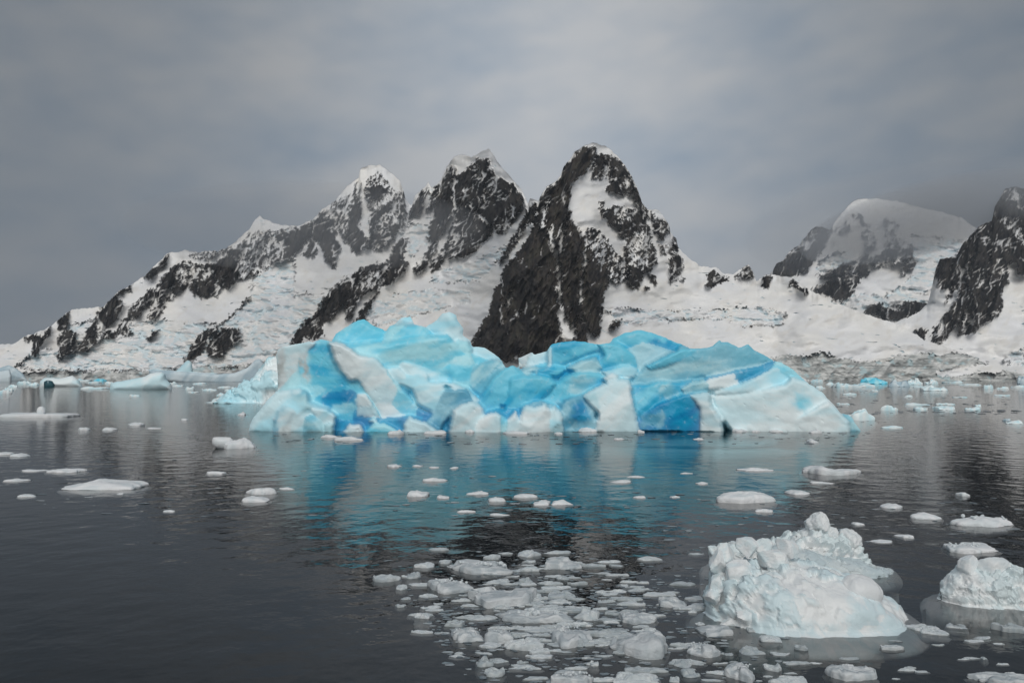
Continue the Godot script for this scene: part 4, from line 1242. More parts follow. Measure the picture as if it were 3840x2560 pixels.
	for k in n:
		if own[k] < 0:
			continue
		var p := at[k]
		var z := bz[k] / bm[k] + 0.4 * clampf(zz[k] - bz[k] / bm[k], -0.25, 0.10)
		# cracks and melt scallops
		var crack := sstep(0.86, 0.97, nr.get_noise_2d((p.x + 0.8 * p.y) * 0.55 + 300.0, (p.y - 0.5 * p.x) * 0.55))
		z += 0.05 * crack + 0.035 * nf.get_noise_2d(p.x * 2.2, p.y * 3.0)
		var wp := p + Vector2(nz.get_noise_2d(p.x * 3.0 + 900.0, p.y * 3.0), nz.get_noise_2d(p.x * 3.0, p.y * 3.0 + 700.0)) * 2.6
		v[k] = pt(wp.x, wp.y, z)
		vb[k] = pt(wp.x, wp.y, z + (0.02 if inn[k] == 0 else 0.1 + 9.0 * maxf(0.0, thick[k] - 0.3)))
		var soft := Color(br[k], bg[k], bb[k]) / bm2[k]
		c[k] = mixc(Color(cr[k], cg[k], cb[k]), soft, 0.4)
		c[k].a = 1.0
	var nrm := PackedVector3Array()
	nrm.resize(n)
	var all := PackedInt32Array()
	var who := PackedInt32Array()
	who.resize(n)
	who.fill(-1)
	for j in ny - 1:
		for i in nx - 1:
			var q := [j * nx + i, j * nx + i + 1, (j + 1) * nx + i + 1, (j + 1) * nx + i]
			var w := -1
			var ok := true
			for k in q:
				if own[k] < 0: ok = false
				elif inn[k]: w = own[k]
			if not ok or w < 0:
				continue
			who[q[0]] = w
			all.append_array(q)
			for t in [[0, 1, 2], [0, 2, 3]]:
				var kk := (v[q[t[2]]] - v[q[t[0]]]).cross(v[q[t[1]]] - v[q[t[0]]])
				for h in 3:
					nrm[q[t[h]]] += kk
	# every joined patch of a block is a part; slivers go to their neighbour
	for turn in 2:
		var seen := PackedByteArray()
		seen.resize(n)
		for k0 in n:
			if who[k0] < 0 or seen[k0]:
				continue
			var w := who[k0]
			var patch := PackedInt32Array([k0])
			seen[k0] = 1
			var other := -1
			var h := 0
			while h < patch.size():
				var k := patch[h]
				h += 1
				for d in [1, -1, nx, -nx]:
					var k2: int = k + d
					if k2 < 0 or k2 >= n or who[k2] < 0:
						continue
					if who[k2] == w:
						if not seen[k2]:
							seen[k2] = 1
							patch.append(k2)
					else:
						other = who[k2]
			if turn == 0:
				if patch.size() < 60 and other >= 0:
					for k in patch:
						who[k] = other
				continue
			var qs := PackedInt32Array()
			for k in patch:
				qs.append_array([k, k + 1, k + nx + 1, k + nx])
			var p := put("ice_block", piece(qs, v, nrm, c), M.white_ice if made[w][1] in ["white", "pale", "grey"] else M.ice, berg)
			if made[w][1] == "deep": p.set_meta("label", "clear deep blue ice face")
			elif made[w][1] == "dirty": p.set_meta("label", "grey dirt banded ice edge")
	# the far side
	var bidx := PackedInt32Array()
	var used := {}
	var bv2 := PackedVector3Array()
	var bc2 := PackedColorArray()
	for e in range(0, all.size(), 4):
		var l := []
		for h in 4:
			var k := all[e + h]
			if not used.has(k):
				used[k] = bv2.size()
				bv2.append(vb[k])
				bc2.append(c[k])
			l.append(used[k])
		bidx.append_array([l[0], l[2], l[1], l[0], l[3], l[2]])
	put("rear_face", finish(bv2, bidx, bc2), M.ice, berg)

func piece(qs: PackedInt32Array, v: PackedVector3Array, nrm: PackedVector3Array, c: PackedColorArray) -> ArrayMesh:
	var used := {}
	var pv := PackedVector3Array()
	var pn := PackedVector3Array()
	var pc := PackedColorArray()
	var idx := PackedInt32Array()
	for e in range(0, qs.size(), 4):
		var l := []
		for h in 4:
			var k := qs[e + h]
			if not used.has(k):
				used[k] = pv.size()
				pv.append(v[k])
				pn.append(nrm[k].normalized())
				pc.append(c[k])
			l.append(used[k])
		idx.append_array([l[0], l[1], l[2], l[0], l[2], l[3]])
	var arr := []
	arr.resize(Mesh.ARRAY_MAX)
	arr[Mesh.ARRAY_VERTEX] = pv
	arr[Mesh.ARRAY_NORMAL] = pn
	arr[Mesh.ARRAY_COLOR] = pc
	arr[Mesh.ARRAY_INDEX] = idx
	var m := ArrayMesh.new()
	m.add_surface_from_arrays(Mesh.PRIMITIVE_TRIANGLES, arr)
	return m

func far_block(called: String, label: String, category: String, y_water: float, th: float, bv: float, colour: String, outline: Array, o := {}, group := "") -> void:
	var at := floatat(1920, y_water)
	var col := ice_colour(colour)
	o.merge({"d": -at.z, "th": th, "bv": bv, "a": col[0], "b": col[1], "step": 4.0, "rag": 1.5})
	var out := zoomed(0, outline)
	for k in out.size():
		if out[k].y > y_water - 8.0 and called != "snow_cap":
			out[k].y += 9.0    # down into the water
	var p := put(called, block(out, o), M.white_ice)
	tag(p, label, category, group)

func build_far_ice() -> void:
	var kb := put("iceberg", lump(14.0, [0.1, 0.4, 0.7, 1.0, 1.5, 2.4, 3.6, 4.5, 5.0, 5.2, 5.2, 5.0, 4.8, 4.4, 4.0, 3.0, 1.0], 4.5, 3.4, {"seed": 21, "amp": 0.42, "cell": 2.2, "rough": [1.0, 0.8, 0.6, 0.5], "nu": 150, "nv": 90, "a": Color(0.86, 0.93, 0.95), "b": Color(0.55, 0.83, 0.92)}), M.white_ice)
	kb.position = floatat(1050, 1508)
	tag(kb, "knobbly pale iceberg standing behind the big blue iceberg's left end", "iceberg")
	far_block("iceberg", "flat topped tabular iceberg with a blue grey wall by the left shore", "iceberg", 1432, 60.0, 3.0, "slate", [556, 1388, 570, 1386, 690, 1394, 816, 1402, 880, 1398, 930, 1376, 955, 1350, 975, 1345, 990, 1365, 990, 1434, 700, 1432, 560, 1424], {"fc": 6, "sl": 0.4, "ns": 1.0, "seed": 202})
	far_block("snow_cap", "white snow lying on the flat topped iceberg", "snow", 1431, 55.0, 0.8, "white", [552, 1387, 570, 1384, 690, 1392, 816, 1400, 800, 1406, 690, 1404, 580, 1398], {"fc": 0, "ns": 0.1, "seed": 203})
	far_block("iceberg", "pointed pale iceberg rising behind the flat topped one", "iceberg", 1429, 40.0, 5.0, "grey", [655, 1396, 670, 1380, 690, 1360, 705, 1350, 718, 1358, 722, 1398, 720, 1430, 655, 1430], {"seed": 204, "fc": 4, "sl": 0.6})
	far_block("iceberg", "pale blue wedge shaped iceberg rising to a blunt peak", "iceberg", 1460, 12.0, 2.0, "white", [408, 1462, 412, 1440, 430, 1432, 480, 1424, 540, 1412, 560, 1400, 575, 1398, 590, 1396, 605, 1394, 618, 1402, 622, 1420, 640, 1440, 650, 1460, 560, 1463], {"seed": 205, "fc": 5, "sl": 0.5, "ns": 0.4, "pb": 0.25})
	far_block("iceberg", "jagged blue grey iceberg at the left shore", "iceberg", 1428, 30.0, 4.0, "slate", [-60, 1430, -40, 1380, 0, 1378, 30, 1368, 60, 1382, 85, 1400, 106, 1424], {"seed": 206, "fc": 5, "sl": 0.6, "ns": 1.2, "pb": 0.3})
	far_block("iceberg", "smooth sloping blue iceberg before the jagged one", "iceberg", 1432, 25.0, 3.0, "slate", [-60, 1434, -40, 1400, 0, 1392, 34, 1386, 42, 1410, 40, 1434], {"seed": 207, "pb": 0.4})
	far_block("iceberg", "low white iceberg mound with a snowy crest", "iceberg", 1449, 14.0, 2.5, "white", [145, 1450, 148, 1430, 165, 1416, 190, 1416, 220, 1420, 250, 1412, 270, 1408, 295, 1425, 312, 1446, 260, 1452], {"seed": 208, "fc": 6, "sl": 0.6, "ns": 0.6})
	far_block("ice_boulder", "dark teal ball of clear ice before the white mound", "ice boulder", 1450, 5.0, 1.6, "steel", [162, 1450, 163, 1432, 175, 1425, 195, 1428, 204, 1442, 203, 1450], {"seed": 209, "a": Color(0.03, 0.09, 0.11), "b": Color(0.06, 0.15, 0.17)})
	var low := [[0, 45, 1465, 16, 1], [-30, 36, 1476, 15, 1], [20, 62, 1452, 10, 0], [50, 110, 1440, 12, 1], [90, 140, 1444, 10, 0], [180, 260, 1428, 11, 0], [255, 330, 1430, 10, 1], [285, 390, 1458, 11, 0], [310, 370, 1436, 8, 1], [340, 395, 1430, 12, 2], [385, 420, 1438, 8, 0], [420, 520, 1426, 12, 0], [480, 530, 1422, 14, 1], [620, 665, 1440, 9, 1], [640, 690, 1448, 6, 0], [680, 725, 1460, 12, 0], [700, 770, 1440, 6, 0], [750, 805, 1464, 8, 0], [800, 860, 1454, 6, 0], [830, 870, 1466, 7, 0], [860, 890, 1463, 11, 0], [800, 850, 1484, 9, 0], [690, 745, 1472, 5, 0], [475, 522, 1486, 7, 0], [880, 930, 1440, 6, 0],
		[2850, 2905, 1436, 10, 1], [3050, 3090, 1434, 16, 1], [3060, 3100, 1456, 10, 0], [3100, 3150, 1442, 9, 0], [3132, 3200, 1452, 18, 1], [3170, 3316, 1452, 18, 1], [3234, 3372, 1440, 24, 2], [3332, 3430, 1450, 26, 3], [3408, 3476, 1442, 22, 0], [3472, 3526, 1440, 18, 0], [3455, 3602, 1466, 20, 0], [3430, 3520, 1452, 7, 0], [3560, 3640, 1436, 8, 0], [3600, 3700, 1444, 6, 0], [3690, 3735, 1456, 17, 0], [3740, 3800, 1458, 9, 0], [3800, 3860, 1454, 10, 0], [3180, 3282, 1576, 40, 0], [3312, 3378, 1540, 20, 0], [3432, 3494, 1538, 14, 0], [3500, 3520, 1532, 8, 0], [3527, 3612, 1538, 16, 0], [3630, 3690, 1538, 12, 0], [3660, 3688, 1526, 13, 0], [3316, 3406, 1606, 8, 0], [3390, 3520, 1520, 8, 0], [3510, 3590, 1518, 8, 0], [3140, 3200, 1516, 6, 0], [3780, 3850, 1590, 16, 0], [3770, 3800, 1578, 10, 3], [3395, 3435, 1488, 7, 0], [3160, 3220, 1480, 8, 0], [3270, 3300, 1466, 5, 0], [3820, 3870, 1440, 34, 3], [3740, 3800, 1484, 6, 0], [3580, 3640, 1490, 4, 0]]
	var i := 0
	for a in low:
		i += 1
		var w := floatat(a[1], a[2]).x - floatat(a[0], a[2]).x
		var c := floatat((a[0] + a[1]) * 0.5, a[2])
		var h: float = a[3] * -c.z / F * 0.8
		var col := ice_colour(["white", "grey", "cyan", "slate"][a[4]])
		var pr := []
		for k in 6:
			pr.append(rng.randf_range(0.35, 1.0))
		var o := put("drift_ice", floe(w, w * 0.6, h, pr, 300 + i, {"nt": 28, "nr": 9, "rough": 0.3, "a": col[0], "b": col[1], "flat": 4.0}), M.white_ice)
		o.position = c + Vector3(0, 0, -w * 0.3)
		var lab: String = ["low white drift ice floating along the far shore", "low bluish drift ice floating along the far shore", "bright blue drift ice floating along the far shore", "rounded grey drift ice floating along the far shore"][a[4]]
		if a[2] > 1470:
			lab = "small snow white drift ice on open water well short of the shore" if a[4] == 0 else "small bluish drift ice on open water well short of the shore"
		tag(o, lab, "drift ice", lab)

func build_growlers() -> void:
	# the big lump in the right foreground: wide water line 2660..3360 at y 2330
	var at := floatat(3010, 2290)
	var g := root_of("growler", at)
	tag(g, "big crusted lump of white ice with a knob behind and smooth boulder at one end", "growler")
	var m := -at.z / F
	put("ice_mass", lump(715 * m, [0.14, 0.42, 0.48, 0.51, 0.49, 0.53, 0.48, 0.46, 0.42, 0.34, 0.24, 0.13, 0.03], 0.42, 0.80, {"seed": 3, "calm": 1.0, "amp": 0.042, "cell": 0.23, "rough": [1.5, 1.5, 1.4, 1.0, 0.4, 0.15, 0.15], "skirt": 1.4, "b": Color(0.66, 0.80, 0.85)}), M.near_ice, g)
	# loose plates standing on its broken end: [x px, y px, width px, height px, towards the camera m]
	var i := 0
	for a in [[2690, 2110, 90, 100, 0.1], [2720, 2080, 80, 80, 0.05], [2800, 2050, 110, 70, -0.02], [2690, 2190, 100, 70, 0.22], [2672, 2240, 80, 50, 0.3], [2860, 2045, 80, 60, -0.02], [2950, 2050, 110, 70, 0.0], [2900, 2100, 120, 80, 0.16], [2780, 2150, 130, 90, 0.26], [2880, 2230, 160, 100, 0.42], [2800, 2300, 110, 70, 0.55], [2960, 2310, 110, 60, 0.6], [2990, 2180, 120, 90, 0.3], [3060, 2330, 90, 40, 0.64], [2740, 2340, 70, 40, 0.52]]:
		i += 1
		var q := put("ice_chunk", chunk(Vector3(a[2], a[3], a[2] * 0.7) * m * 1.1, 600 + i, 16, 0.04, Color(0.84, 0.87, 0.88), Color(0.74, 0.83, 0.86), 40, 26, true), M.near_ice, g)
		q.position = pt(a[0], a[1], -at.z - a[4] + 0.05) - at
		q.rotation = Vector3(rng.randf_range(-0.4, 0.4), rng.randf() * TAU, rng.randf_range(-0.4, 0.4))
	var bd := put("boulder", lump(150 * m, [0.07, 0.14, 0.17, 0.175, 0.17, 0.14, 0.08], 0.16, 0.17, {"seed": 9, "amp": 0.006, "cell": 0.3, "nu": 70, "nv": 50, "a": Color(0.84, 0.86, 0.87), "b": Color(0.80, 0.83, 0.85)}), M.near_ice, g)
	bd.position = pt(3225, 2222, -at.z - 0.42) - at
	bd.rotation = Vector3(0.35, 0.1, -0.28)
	# the back piece with its knob
	var at2 := floatat(2960, 2120)
	var g2 := root_of("growler", at2)
	tag(g2, "crumbled white ice ridge with a round knob, behind the crusted lump", "growler")
	var m2 := -at2.z / F
	put("ice_mass", lump(590 * m2, [0.22, 0.30, 0.28, 0.24, 0.30, 0.40, 0.46, 0.42, 0.34, 0.10], 0.30, 0.34, {"seed": 5, "amp": 0.04, "cell": 0.11, "rough": [0.4, 0.5, 1.2, 1.3, 1.3, 1.2]}), M.near_ice, g2)
	for a in [[3065, 1968, 105, 100], [3035, 2015, 90, 70], [3180, 2030, 110, 90], [3110, 2010, 110, 70]]:
		i += 1
		var q := put("ice_chunk", chunk(Vector3(a[2], a[3], a[2] * 0.8) * m2 * 1.1, 820 + i, 22, 0.10, Color(0.82, 0.85, 0.86), Color(0.74, 0.79, 0.81), 44, 28, true), M.near_ice, g2)
		q.position = pt(a[0], a[1], -at2.z) - at2
		q.rotation = Vector3(0, rng.randf() * TAU, 0)
	var wd := put("wedge", lump(470 * m2, [0.30, 0.34, 0.28, 0.22, 0.17, 0.12, 0.07, 0.01], 0.30, 0.42, {"seed": 7, "amp": 0.02, "cell": 0.2, "a": Color(0.66, 0.73, 0.75), "b": Color(0.56, 0.66, 0.70)}), M.near_ice, g2)
	wd.position = floatat(3110, 2140) - at2
	wd.rotation = Vector3(0, 0.12, 0)
	# the lump cut by the right border
	var at3 := floatat(3720, 2250)
	var g3 := root_of("growler", at3)
	tag(g3, "white ice lump with two rounded horns and a pale shelf under water", "growler")
	var m3 := -at3.z / F
	put("ice_mass", lump(370 * m3, [0.08, 0.26, 0.36, 0.32, 0.36, 0.38, 0.30, 0.24, 0.08], 0.30, 0.30, {"seed": 11, "amp": 0.035, "cell": 0.15, "rough": [0.5, 0.8, 1.2, 1.2], "skirt": 1.7}), M.near_ice, g3)
	for a in [[3628, 2125, 75, 90], [3725, 2130, 110, 80], [3790, 2190, 100, 90], [3640, 2210, 110, 70]]:
		i += 1
		var q := put("ice_chunk", chunk(Vector3(a[2], a[3], a[2] * 0.9) * m3 * 1.15, 840 + i, 18, 0.05, Color(0.82, 0.85, 0.86), Color(0.74, 0.80, 0.83), 44, 28), M.near_ice, g3)
		q.position = pt(a[0], a[1], -at3.z - 0.03) - at3

func build_floes() -> void:
	var pieces := [
		# [left, right, top, waterline, shape, label]
		[22, 286, 1540, 1567, [0.5, 0.9, 0.8, 0.7, 0.7, 0.6, 0.75, 0.8, 0.7], "long low white floe carrying a rounded knob of ice"],
		[815, 988, 1634, 1684, [0.3, 0.35, 0.5, 0.7, 1.0, 0.9, 0.6, 0.3], "smooth white floe with a round bump and a taller hump"],
		[222, 540, 1790, 1838, [0.5, 0.75, 0.7, 0.8, 1.0, 0.9, 0.75, 0.7, 0.8, 0.6], "broad snow white floe with a notched end"],
		[2670, 2932, 1834, 1890, [0.6, 0.75, 0.9, 0.95, 1.0, 0.9, 0.85, 0.6], "smooth whale backed floe with a grey under edge"],
		[3004, 3252, 1737, 1783, [0.5, 0.9, 1.0, 0.5, 0.3, 0.35, 0.45, 0.55, 0.5], "white floe peaked at one end and low at the other"],
		[3568, 3830, 1926, 1980, [0.4, 0.5, 0.6, 0.9, 0.8, 1.0, 0.8, 0.6], "crusty white floe with a toothed ridge"],
		[3500, 3750, 2028, 2082, [0.6, 0.8, 0.6, 0.8, 0.6, 0.7, 0.9, 0.6], "dished floe edged with small crumbs of ice"],
		[3390, 3540, 1917, 1949, [0.6, 0.9, 1.0, 0.8, 0.6], "flat grey white floe awash beside the toothed one"],
		[1670, 1935, 2096, 2156, [0.5, 0.8, 1.0, 0.9, 0.6, 0.5, 0.4, 0.3], "flat topped floe with crumbs along one shoulder"],
		[2028, 2205, 2084, 2143, [0.8, 1.0, 0.95, 0.9, 0.6, 0.4], "flat floe with round plates of ice on top"],
		[1590, 1778, 2160, 2228, [0.8, 0.7, 0.8, 0.9, 1.0, 0.8, 0.4], "small floe with a curl of crumbs on its rim"],
		[1730, 2065, 2185, 2276, [0.7, 0.75, 0.8, 0.85, 0.95, 1.0, 0.7], "long straight sided slab of white ice"],
		[2240, 2570, 2345, 2470, [0.2, 0.4, 0.7, 0.9, 1.0, 0.95, 0.5, 0.3], "smooth white wedge rising to a square end"],
		[1670, 1830, 2345, 2415, [0.4, 0.9, 1.0, 0.8, 0.5], "small floe topped with glassy crumbs"],
		[1805, 1935, 2325, 2420, [0.6, 0.9, 0.7, 1.0, 0.6], "small floe with two crumbly horns"],
		[1855, 2150, 2275, 2340, [0.4, 0.6, 0.8, 0.6, 0.7, 1.0, 0.5], "long half sunk slab sprinkled with crumbs"],
		[2050, 2225, 2340, 2425, [0.8, 1.0, 0.8, 0.5], "square grey floe with a glassy corner"],
		[2310, 2460, 2284, 2345, [1.0, 0.9, 0.7, 0.4], "tilted triangular grey floe"],
		[2440, 2590, 2226, 2280, [0.8, 1.0, 0.8, 0.5, 0.3], "tapering white floe between the slab and the crusted lump"],
		[2615, 2745, 2337, 2388, [0.6, 1.0, 0.9, 0.6], "smooth oval floe below the crusted lump"],
		[2550, 2710, 2400, 2470, [0.6, 1.0, 0.8, 0.5], "mottled floe touching the smooth wedge's tip"],
		[2716, 2853, 2477, 2560, [0.8, 1.0, 0.9, 0.6], "blocky grey floe with rough top"],
		[3640, 3900, 2510, 2575, [0.5, 0.7, 1.0, 0.8], "rough floe peaked towards the corner"],
		[3060, 3310, 2475, 2562, [0.9, 1.0, 0.7, 0.5], "dark waterlogged slab of clear ice"],
		[2040, 2260, 2510, 2580, [0.6, 1.0, 0.9, 0.5], "rough crusted floe at the front of the brash patch"],
		[912, 1048, 1822, 1858, [0.7, 0.8, 0.9, 1.0, 0.8], "ragged white floe with a pointed crest, one of a close pair"],
		[892, 1010, 1856, 1884, [0.7, 1.0, 0.9, 0.8], "rounded white floe, the smoother of a close pair"],
	]
	var n := 0
	for a in pieces:
		n += 1
		lay("ice_floe", a, n, a[5], "ice floe", "")
	# crumbs of clear ice lying on some of them
	var bit := chunk(Vector3.ONE, 898, 9, 0.05, Color(0.74, 0.78, 0.80), Color(0.60, 0.66, 0.69), 10, 6, true)
	for k in [5, 6, 8, 10, 13, 14, 15, 16, 20, 21, 24]:
		var fl: MeshInstance3D = get_node("ice_floe_%03d" % k)
		var bb := fl.mesh.get_aabb()
		for q in 16:
			var b := put("crumb", bit, M.near_ice, fl)
			var sz := rng.randf_range(0.03, 0.09) * bb.size.x
			b.scale = Vector3(sz, sz * 0.7, sz)
			b.position = Vector3(rng.randf_range(-0.34, 0.34) * bb.size.x, bb.end.y * rng.randf_range(0.7, 0.95), rng.randf_range(-0.25, 0.15) * bb.size.z)
			b.rotation = Vector3(rng.randf() * TAU, rng.randf() * TAU, 0)
	# knobs that belong to two of them
	var kn := put("knob", chunk(Vector3(0.55, 0.62, 0.5), 905, 4, 0.04, Color(0.76, 0.78, 0.8), Color(0.70, 0.75, 0.78), 30, 20), M.floe, get_node("ice_floe"))
	kn.position = Vector3(0.15, get_node("ice_floe").mesh.get_aabb().end.y * 0.75 + 0.16, 0.3)
	var k2 := put("bump", chunk(Vector3(0.78, 0.62, 0.7), 906, 3, 0.02, Color(0.76, 0.78, 0.8), Color(0.70, 0.75, 0.78), 30, 20), M.floe, get_node("ice_floe_001"))
	k2.position = Vector3(-0.55, get_node("ice_floe_001").mesh.get_aabb().end.y * 0.45 + 0.08, 0.25)
	# lesser pieces, alike but for their place
	var lesser := [
		[33, 122, 1696, 1713], [-20, 50, 1690, 1706], [68, 165, 1756, 1768], [172, 325, 1750, 1773], [10, 107, 1790, 1806], [70, 140, 1848, 1864], [763, 860, 1760, 1780], [288, 338, 1596, 1614], [380, 438, 1600, 1614], [484, 550, 1580, 1597], [545, 605, 1601, 1608], [676, 702, 1568, 1576], [888, 928, 1544, 1556], [1048, 1100, 1825, 1836], [0, 40, 1460, 1476], [610, 660, 1908, 1920], [430, 470, 1846, 1854],
		[1185, 1275, 1627, 1642], [1258, 1373, 1634, 1652], [1457, 1512, 1606, 1629], [1590, 1680, 1608, 1628], [1740, 1785, 1608, 1622], [1880, 1985, 1611, 1628], [2073, 2115, 1619, 1628], [1575, 1686, 1786, 1806], [1520, 1605, 1834, 1864], [1633, 1690, 1853, 1870], [1750, 1846, 1837, 1855], [1823, 1910, 1856, 1884], [1930, 2018, 1847, 1868], [2065, 2160, 1871, 1895], [1995, 2065, 1870, 1895], [1705, 1785, 1910, 1922], [1830, 1918, 1922, 1934], [1455, 1510, 1737, 1752], [1545, 1590, 1740, 1750], [1605, 1650, 1747, 1755], [1685, 1720, 1748, 1757],
		[2160, 2247, 1596, 1620], [2388, 2415, 1606, 1621], [2510, 2540, 1596, 1617], [2735, 2808, 1602, 1620], [2815, 2855, 1611, 1620], [2875, 2940, 1608, 1620], [3035, 3090, 1607, 1625], [3032, 3068, 1643, 1660], [2763, 2910, 1750, 1767], [3033, 3120, 1800, 1814], [2945, 3030, 1835, 1856], [2825, 2898, 1903, 1922], [2290, 2382, 1797, 1811], [2605, 2658, 1805, 1816], [2355, 2412, 1782, 1790], [2512, 2556, 1857, 1866], [2372, 2430, 1855, 1868], [3300, 3385, 1884, 1908], [3585, 3645, 1840, 1862], [3365, 3435, 1997, 2020], [3265, 3355, 2021, 2036], [3190, 3245, 1955, 1970], [2545, 2600, 1770, 1776], [2300, 2340, 1640, 1648], [2600, 2640, 1640, 1648],
	]
	for a in lesser:
		n += 1
		var lab := "small white piece of drift ice on open dark water"
		if a[3] < 1665 and a[0] > 1100 and a[0] < 3100: lab = "small white piece of ice drifting at the foot of the blue iceberg"
		elif a[0] > 1400 and a[0] < 2700: lab = "small white piece of ice in the iceberg's reflection"
		lay("drift_ice", [a[0], a[1], a[2], a[3], [rng.randf_range(0.4, 1), rng.randf_range(0.5, 1), rng.randf_range(0.5, 1), rng.randf_range(0.3, 0.9), rng.randf_range(0.3, 0.8)]], n, lab, "drift ice", lab)
	# the brash patch in the foreground
	var brash := [[1395, 1520, 2148, 2184], [1550, 1635, 2102, 2130], [1635, 1700, 2095, 2117], [1512, 1590, 2135, 2172], [1475, 1540, 2187, 2214], [1557, 1645, 2222, 2243], [1960, 2050, 2218, 2255], [1552, 1625, 2280, 2323], [1660, 1760, 2320, 2353], [1880, 2055, 2390, 2445], [1970, 2075, 2428, 2455], [1770, 1860, 2445, 2505], [1795, 1905, 2495, 2540], [2210, 2350, 2200, 2232], [2055, 2165, 2208, 2245], [2150, 2230, 2265, 2290], [2160, 2260, 2282, 2330], [2280, 2480, 2510, 2570], [2525, 2610, 2470, 2505], [2540, 2640, 2505, 2540], [2190, 2250, 2465, 2500], [1930, 1985, 2475, 2490], [1975, 2030, 2410, 2450], [1945, 2010, 2095, 2110], [1920, 2030, 2120, 2145], [1825, 1920, 2160, 2190], [1940, 2010, 2160, 2190], [2070, 2150, 2150, 2175], [1480, 1525, 2260, 2280], [1620, 1660, 2255, 2270], [2230, 2320, 2235, 2262], [2240, 2300, 2375, 2390], [2580, 2615, 2285, 2300], [2640, 2720, 2290, 2305], [2750, 2880, 2410, 2460], [2845, 2940, 2377, 2412], [2790, 2835, 2335, 2370], [2860, 2945, 2465, 2520], [2975, 3040, 2400, 2440], [3140, 3195, 2360, 2386], [3405, 3550, 2330, 2380], [3540, 3640, 2325, 2362], [3725, 3860, 2325, 2380], [3675, 3710, 2450, 2475], [2885, 3025, 2525, 2570], [2500, 2560, 2530, 2560], [2240, 2330, 2098, 2112], [1800, 1890, 2080, 2100], [1935, 2030, 2062, 2090], [2410, 2470, 2215, 2235], [2600, 2650, 2330, 2345], [2700, 2760, 2440, 2460], [3290, 3400, 2415, 2440], [3650, 3720, 2380, 2400], [1700, 1740, 2440, 2455], [1500, 1545, 2235, 2250]]
	for k in 190:
		var x := 2130.0 + rng.randfn() * 290.0
		var y := 2310.0 + rng.randfn() * 125.0
		if x < 1400 + (y - 2080.0) * 0.6 or y < 2050.0 or y > 2580.0: continue
		var s := rng.randf_range(22, 74) * (0.7 + (y - 2050.0) / 900.0)
		brash.append([x - s, x + s, y - s * 0.34, y])
	for k in 26:
		var x := rng.randf_range(2560, 3840)
		var y := rng.randf_range(2400, 2560)
		var s := rng.randf_range(18, 48)
		brash.append([x - s, x + s, y - s * 0.34, y])
	for a in brash:
		n += 1
		var wide: bool = a[1] - a[0] > 85
		var lab := "palm sized grey lump of brash ice in the crowded foreground patch"
		if wide: lab = "broad grey white cake of brash ice in the crowded foreground patch"
		if a[0] > 2560: lab = "broad grey cake of brash ice loose round the crusted lump" if wide else "small grey lump of brash ice loose round the crusted lump"
		lay("brash_ice", [a[0], a[1], a[2], a[3], [rng.randf_range(0.5, 1), rng.randf_range(0.6, 1), rng.randf_range(0.6, 1), rng.randf_range(0.4, 1)]], n, lab, "brash ice", lab)

func lay(called: String, a: Array, n: int, label: String, category: String, group: String) -> void:
	# top and waterline rows give the piece its height and how deep it reaches away from us
	var near := floatat((a[0] + a[1]) * 0.5, a[3])
	var far := floatat((a[0] + a[1]) * 0.5, a[3] - (a[3] - a[2]) * (0.25 if a[3] < 1700 else 0.38 if a[3] < 2000 else 0.60))
	var w := floatat(a[1], a[3]).x - floatat(a[0], a[3]).x
	var dp := clampf(far.distance_to(near), w * 0.35, w * 0.95)
	var c := near + Vector3(0, 0, -dp * 0.5)
	c.x = near.x * (c.z / near.z)
	# what is left of the seen height after the depth of the footprint
	var seen: float = (a[3] - a[2]) * -c.z / F
	var h := clampf(seen - dp * EYE / -c.z * 0.8, w * 0.05, w * 0.4) * (0.85 if a[3] < 2060 else 0.95 if category == "brash ice" else 0.7)
	var big: bool = a[1] - a[0] > 130
	var tone := rng.randf_range(0.0, 1.0)
	var ca := Color(0.76, 0.78, 0.80)
	var cb := Color(0.66, 0.71, 0.74)
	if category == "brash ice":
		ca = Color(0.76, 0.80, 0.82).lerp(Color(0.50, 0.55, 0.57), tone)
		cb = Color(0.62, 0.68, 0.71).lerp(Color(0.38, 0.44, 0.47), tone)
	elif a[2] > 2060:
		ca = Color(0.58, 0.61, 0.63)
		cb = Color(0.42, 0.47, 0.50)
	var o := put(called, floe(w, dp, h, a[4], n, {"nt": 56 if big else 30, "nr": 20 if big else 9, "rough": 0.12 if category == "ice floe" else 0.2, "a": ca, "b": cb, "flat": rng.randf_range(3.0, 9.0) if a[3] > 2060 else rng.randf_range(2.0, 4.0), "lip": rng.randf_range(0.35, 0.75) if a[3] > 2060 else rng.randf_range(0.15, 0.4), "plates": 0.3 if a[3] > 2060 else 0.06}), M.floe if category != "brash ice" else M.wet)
	o.position = c
	if category == "brash ice":
		o.position.y -= h * rng.randf_range(0.0, 0.7)   # some float almost awash
	tag(o, label, category, group)

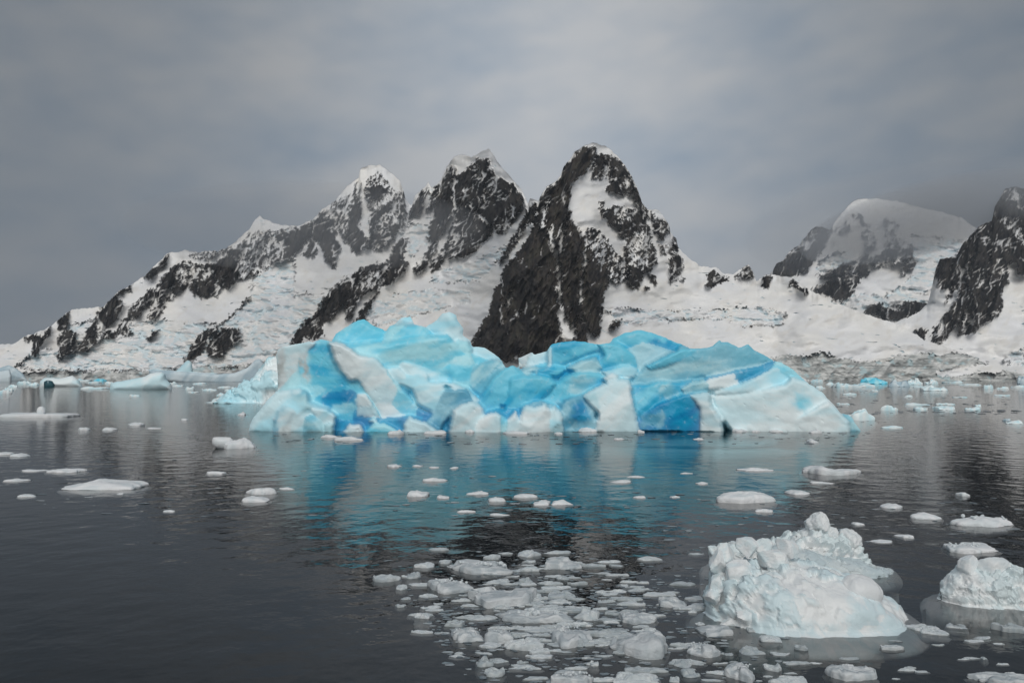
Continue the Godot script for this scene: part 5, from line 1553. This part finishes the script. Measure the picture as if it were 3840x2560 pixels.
func build_slush() -> void:
	# crumbs too small and too many to count
	var mm := MultiMesh.new()
	mm.transform_format = MultiMesh.TRANSFORM_3D
	mm.use_colors = true
	mm.mesh = chunk(Vector3(1, 0.5, 1), 990, 7, 0.08, Color(1, 1, 1), Color(0.85, 0.87, 0.88), 10, 6)
	var tr := []
	var co := []
	for k in 2000:
		var p: Vector3
		var s := 0.05
		var kind := rng.randf()
		if kind < 0.62:   # the foreground patch
			var x := 2130.0 + rng.randfn() * 330.0
			var y := 2300.0 + rng.randfn() * 135.0
			if y < 2040.0 or y > 2600.0: continue
			if x < 1430 + (y - 2080.0) * 0.6: continue
			p = floatat(x, y)
			s = rng.randf_range(0.015, 0.075)
		elif kind < 0.70:   # along the iceberg's foot
			p = floatat(rng.randf_range(1000, 3250), rng.randf_range(1618, 1665))
			s = rng.randf_range(0.06, 0.25)
		elif kind < 0.90:   # right hand water, in bands
			var b: float = [1466, 1490, 1516, 1545, 1578, 1625, 1640, 1880, 1930, 1990][rng.randi() % 10]
			p = floatat(rng.randf_range(3050, 3840) if b < 1700 else rng.randf_range(2300, 3840), b + rng.randfn() * (5.0 if b < 1700 else 22.0))
			s = rng.randf_range(0.1, 0.5) if b < 1560 else rng.randf_range(0.03, 0.14)
		else:
			p = floatat(rng.randf_range(0, 2200), rng.randf_range(1480, 1960))
			s = rng.randf_range(0.04, 0.16)
		var bs := Basis.from_euler(Vector3(0, rng.randf() * TAU, 0)).scaled(Vector3(s * rng.randf_range(1.0, 2.4), s * rng.randf_range(0.3, 0.7), s))
		tr.append(Transform3D(bs, p))
		var g := rng.randf()
		co.append(Color(0.08, 0.11, 0.13).lerp(Color(0.42, 0.46, 0.48), g * g))
	mm.instance_count = tr.size()
	for k in tr.size():
		mm.set_instance_transform(k, tr[k])
		mm.set_instance_color(k, co[k])
	var o := MultiMeshInstance3D.new()
	o.name = "brash_slush"
	o.multimesh = mm
	o.material_override = M.wet
	add_child(o, true)
	tag(o, "tiny crumbs of brash ice strewn over the dark water", "slush", "", "stuff")
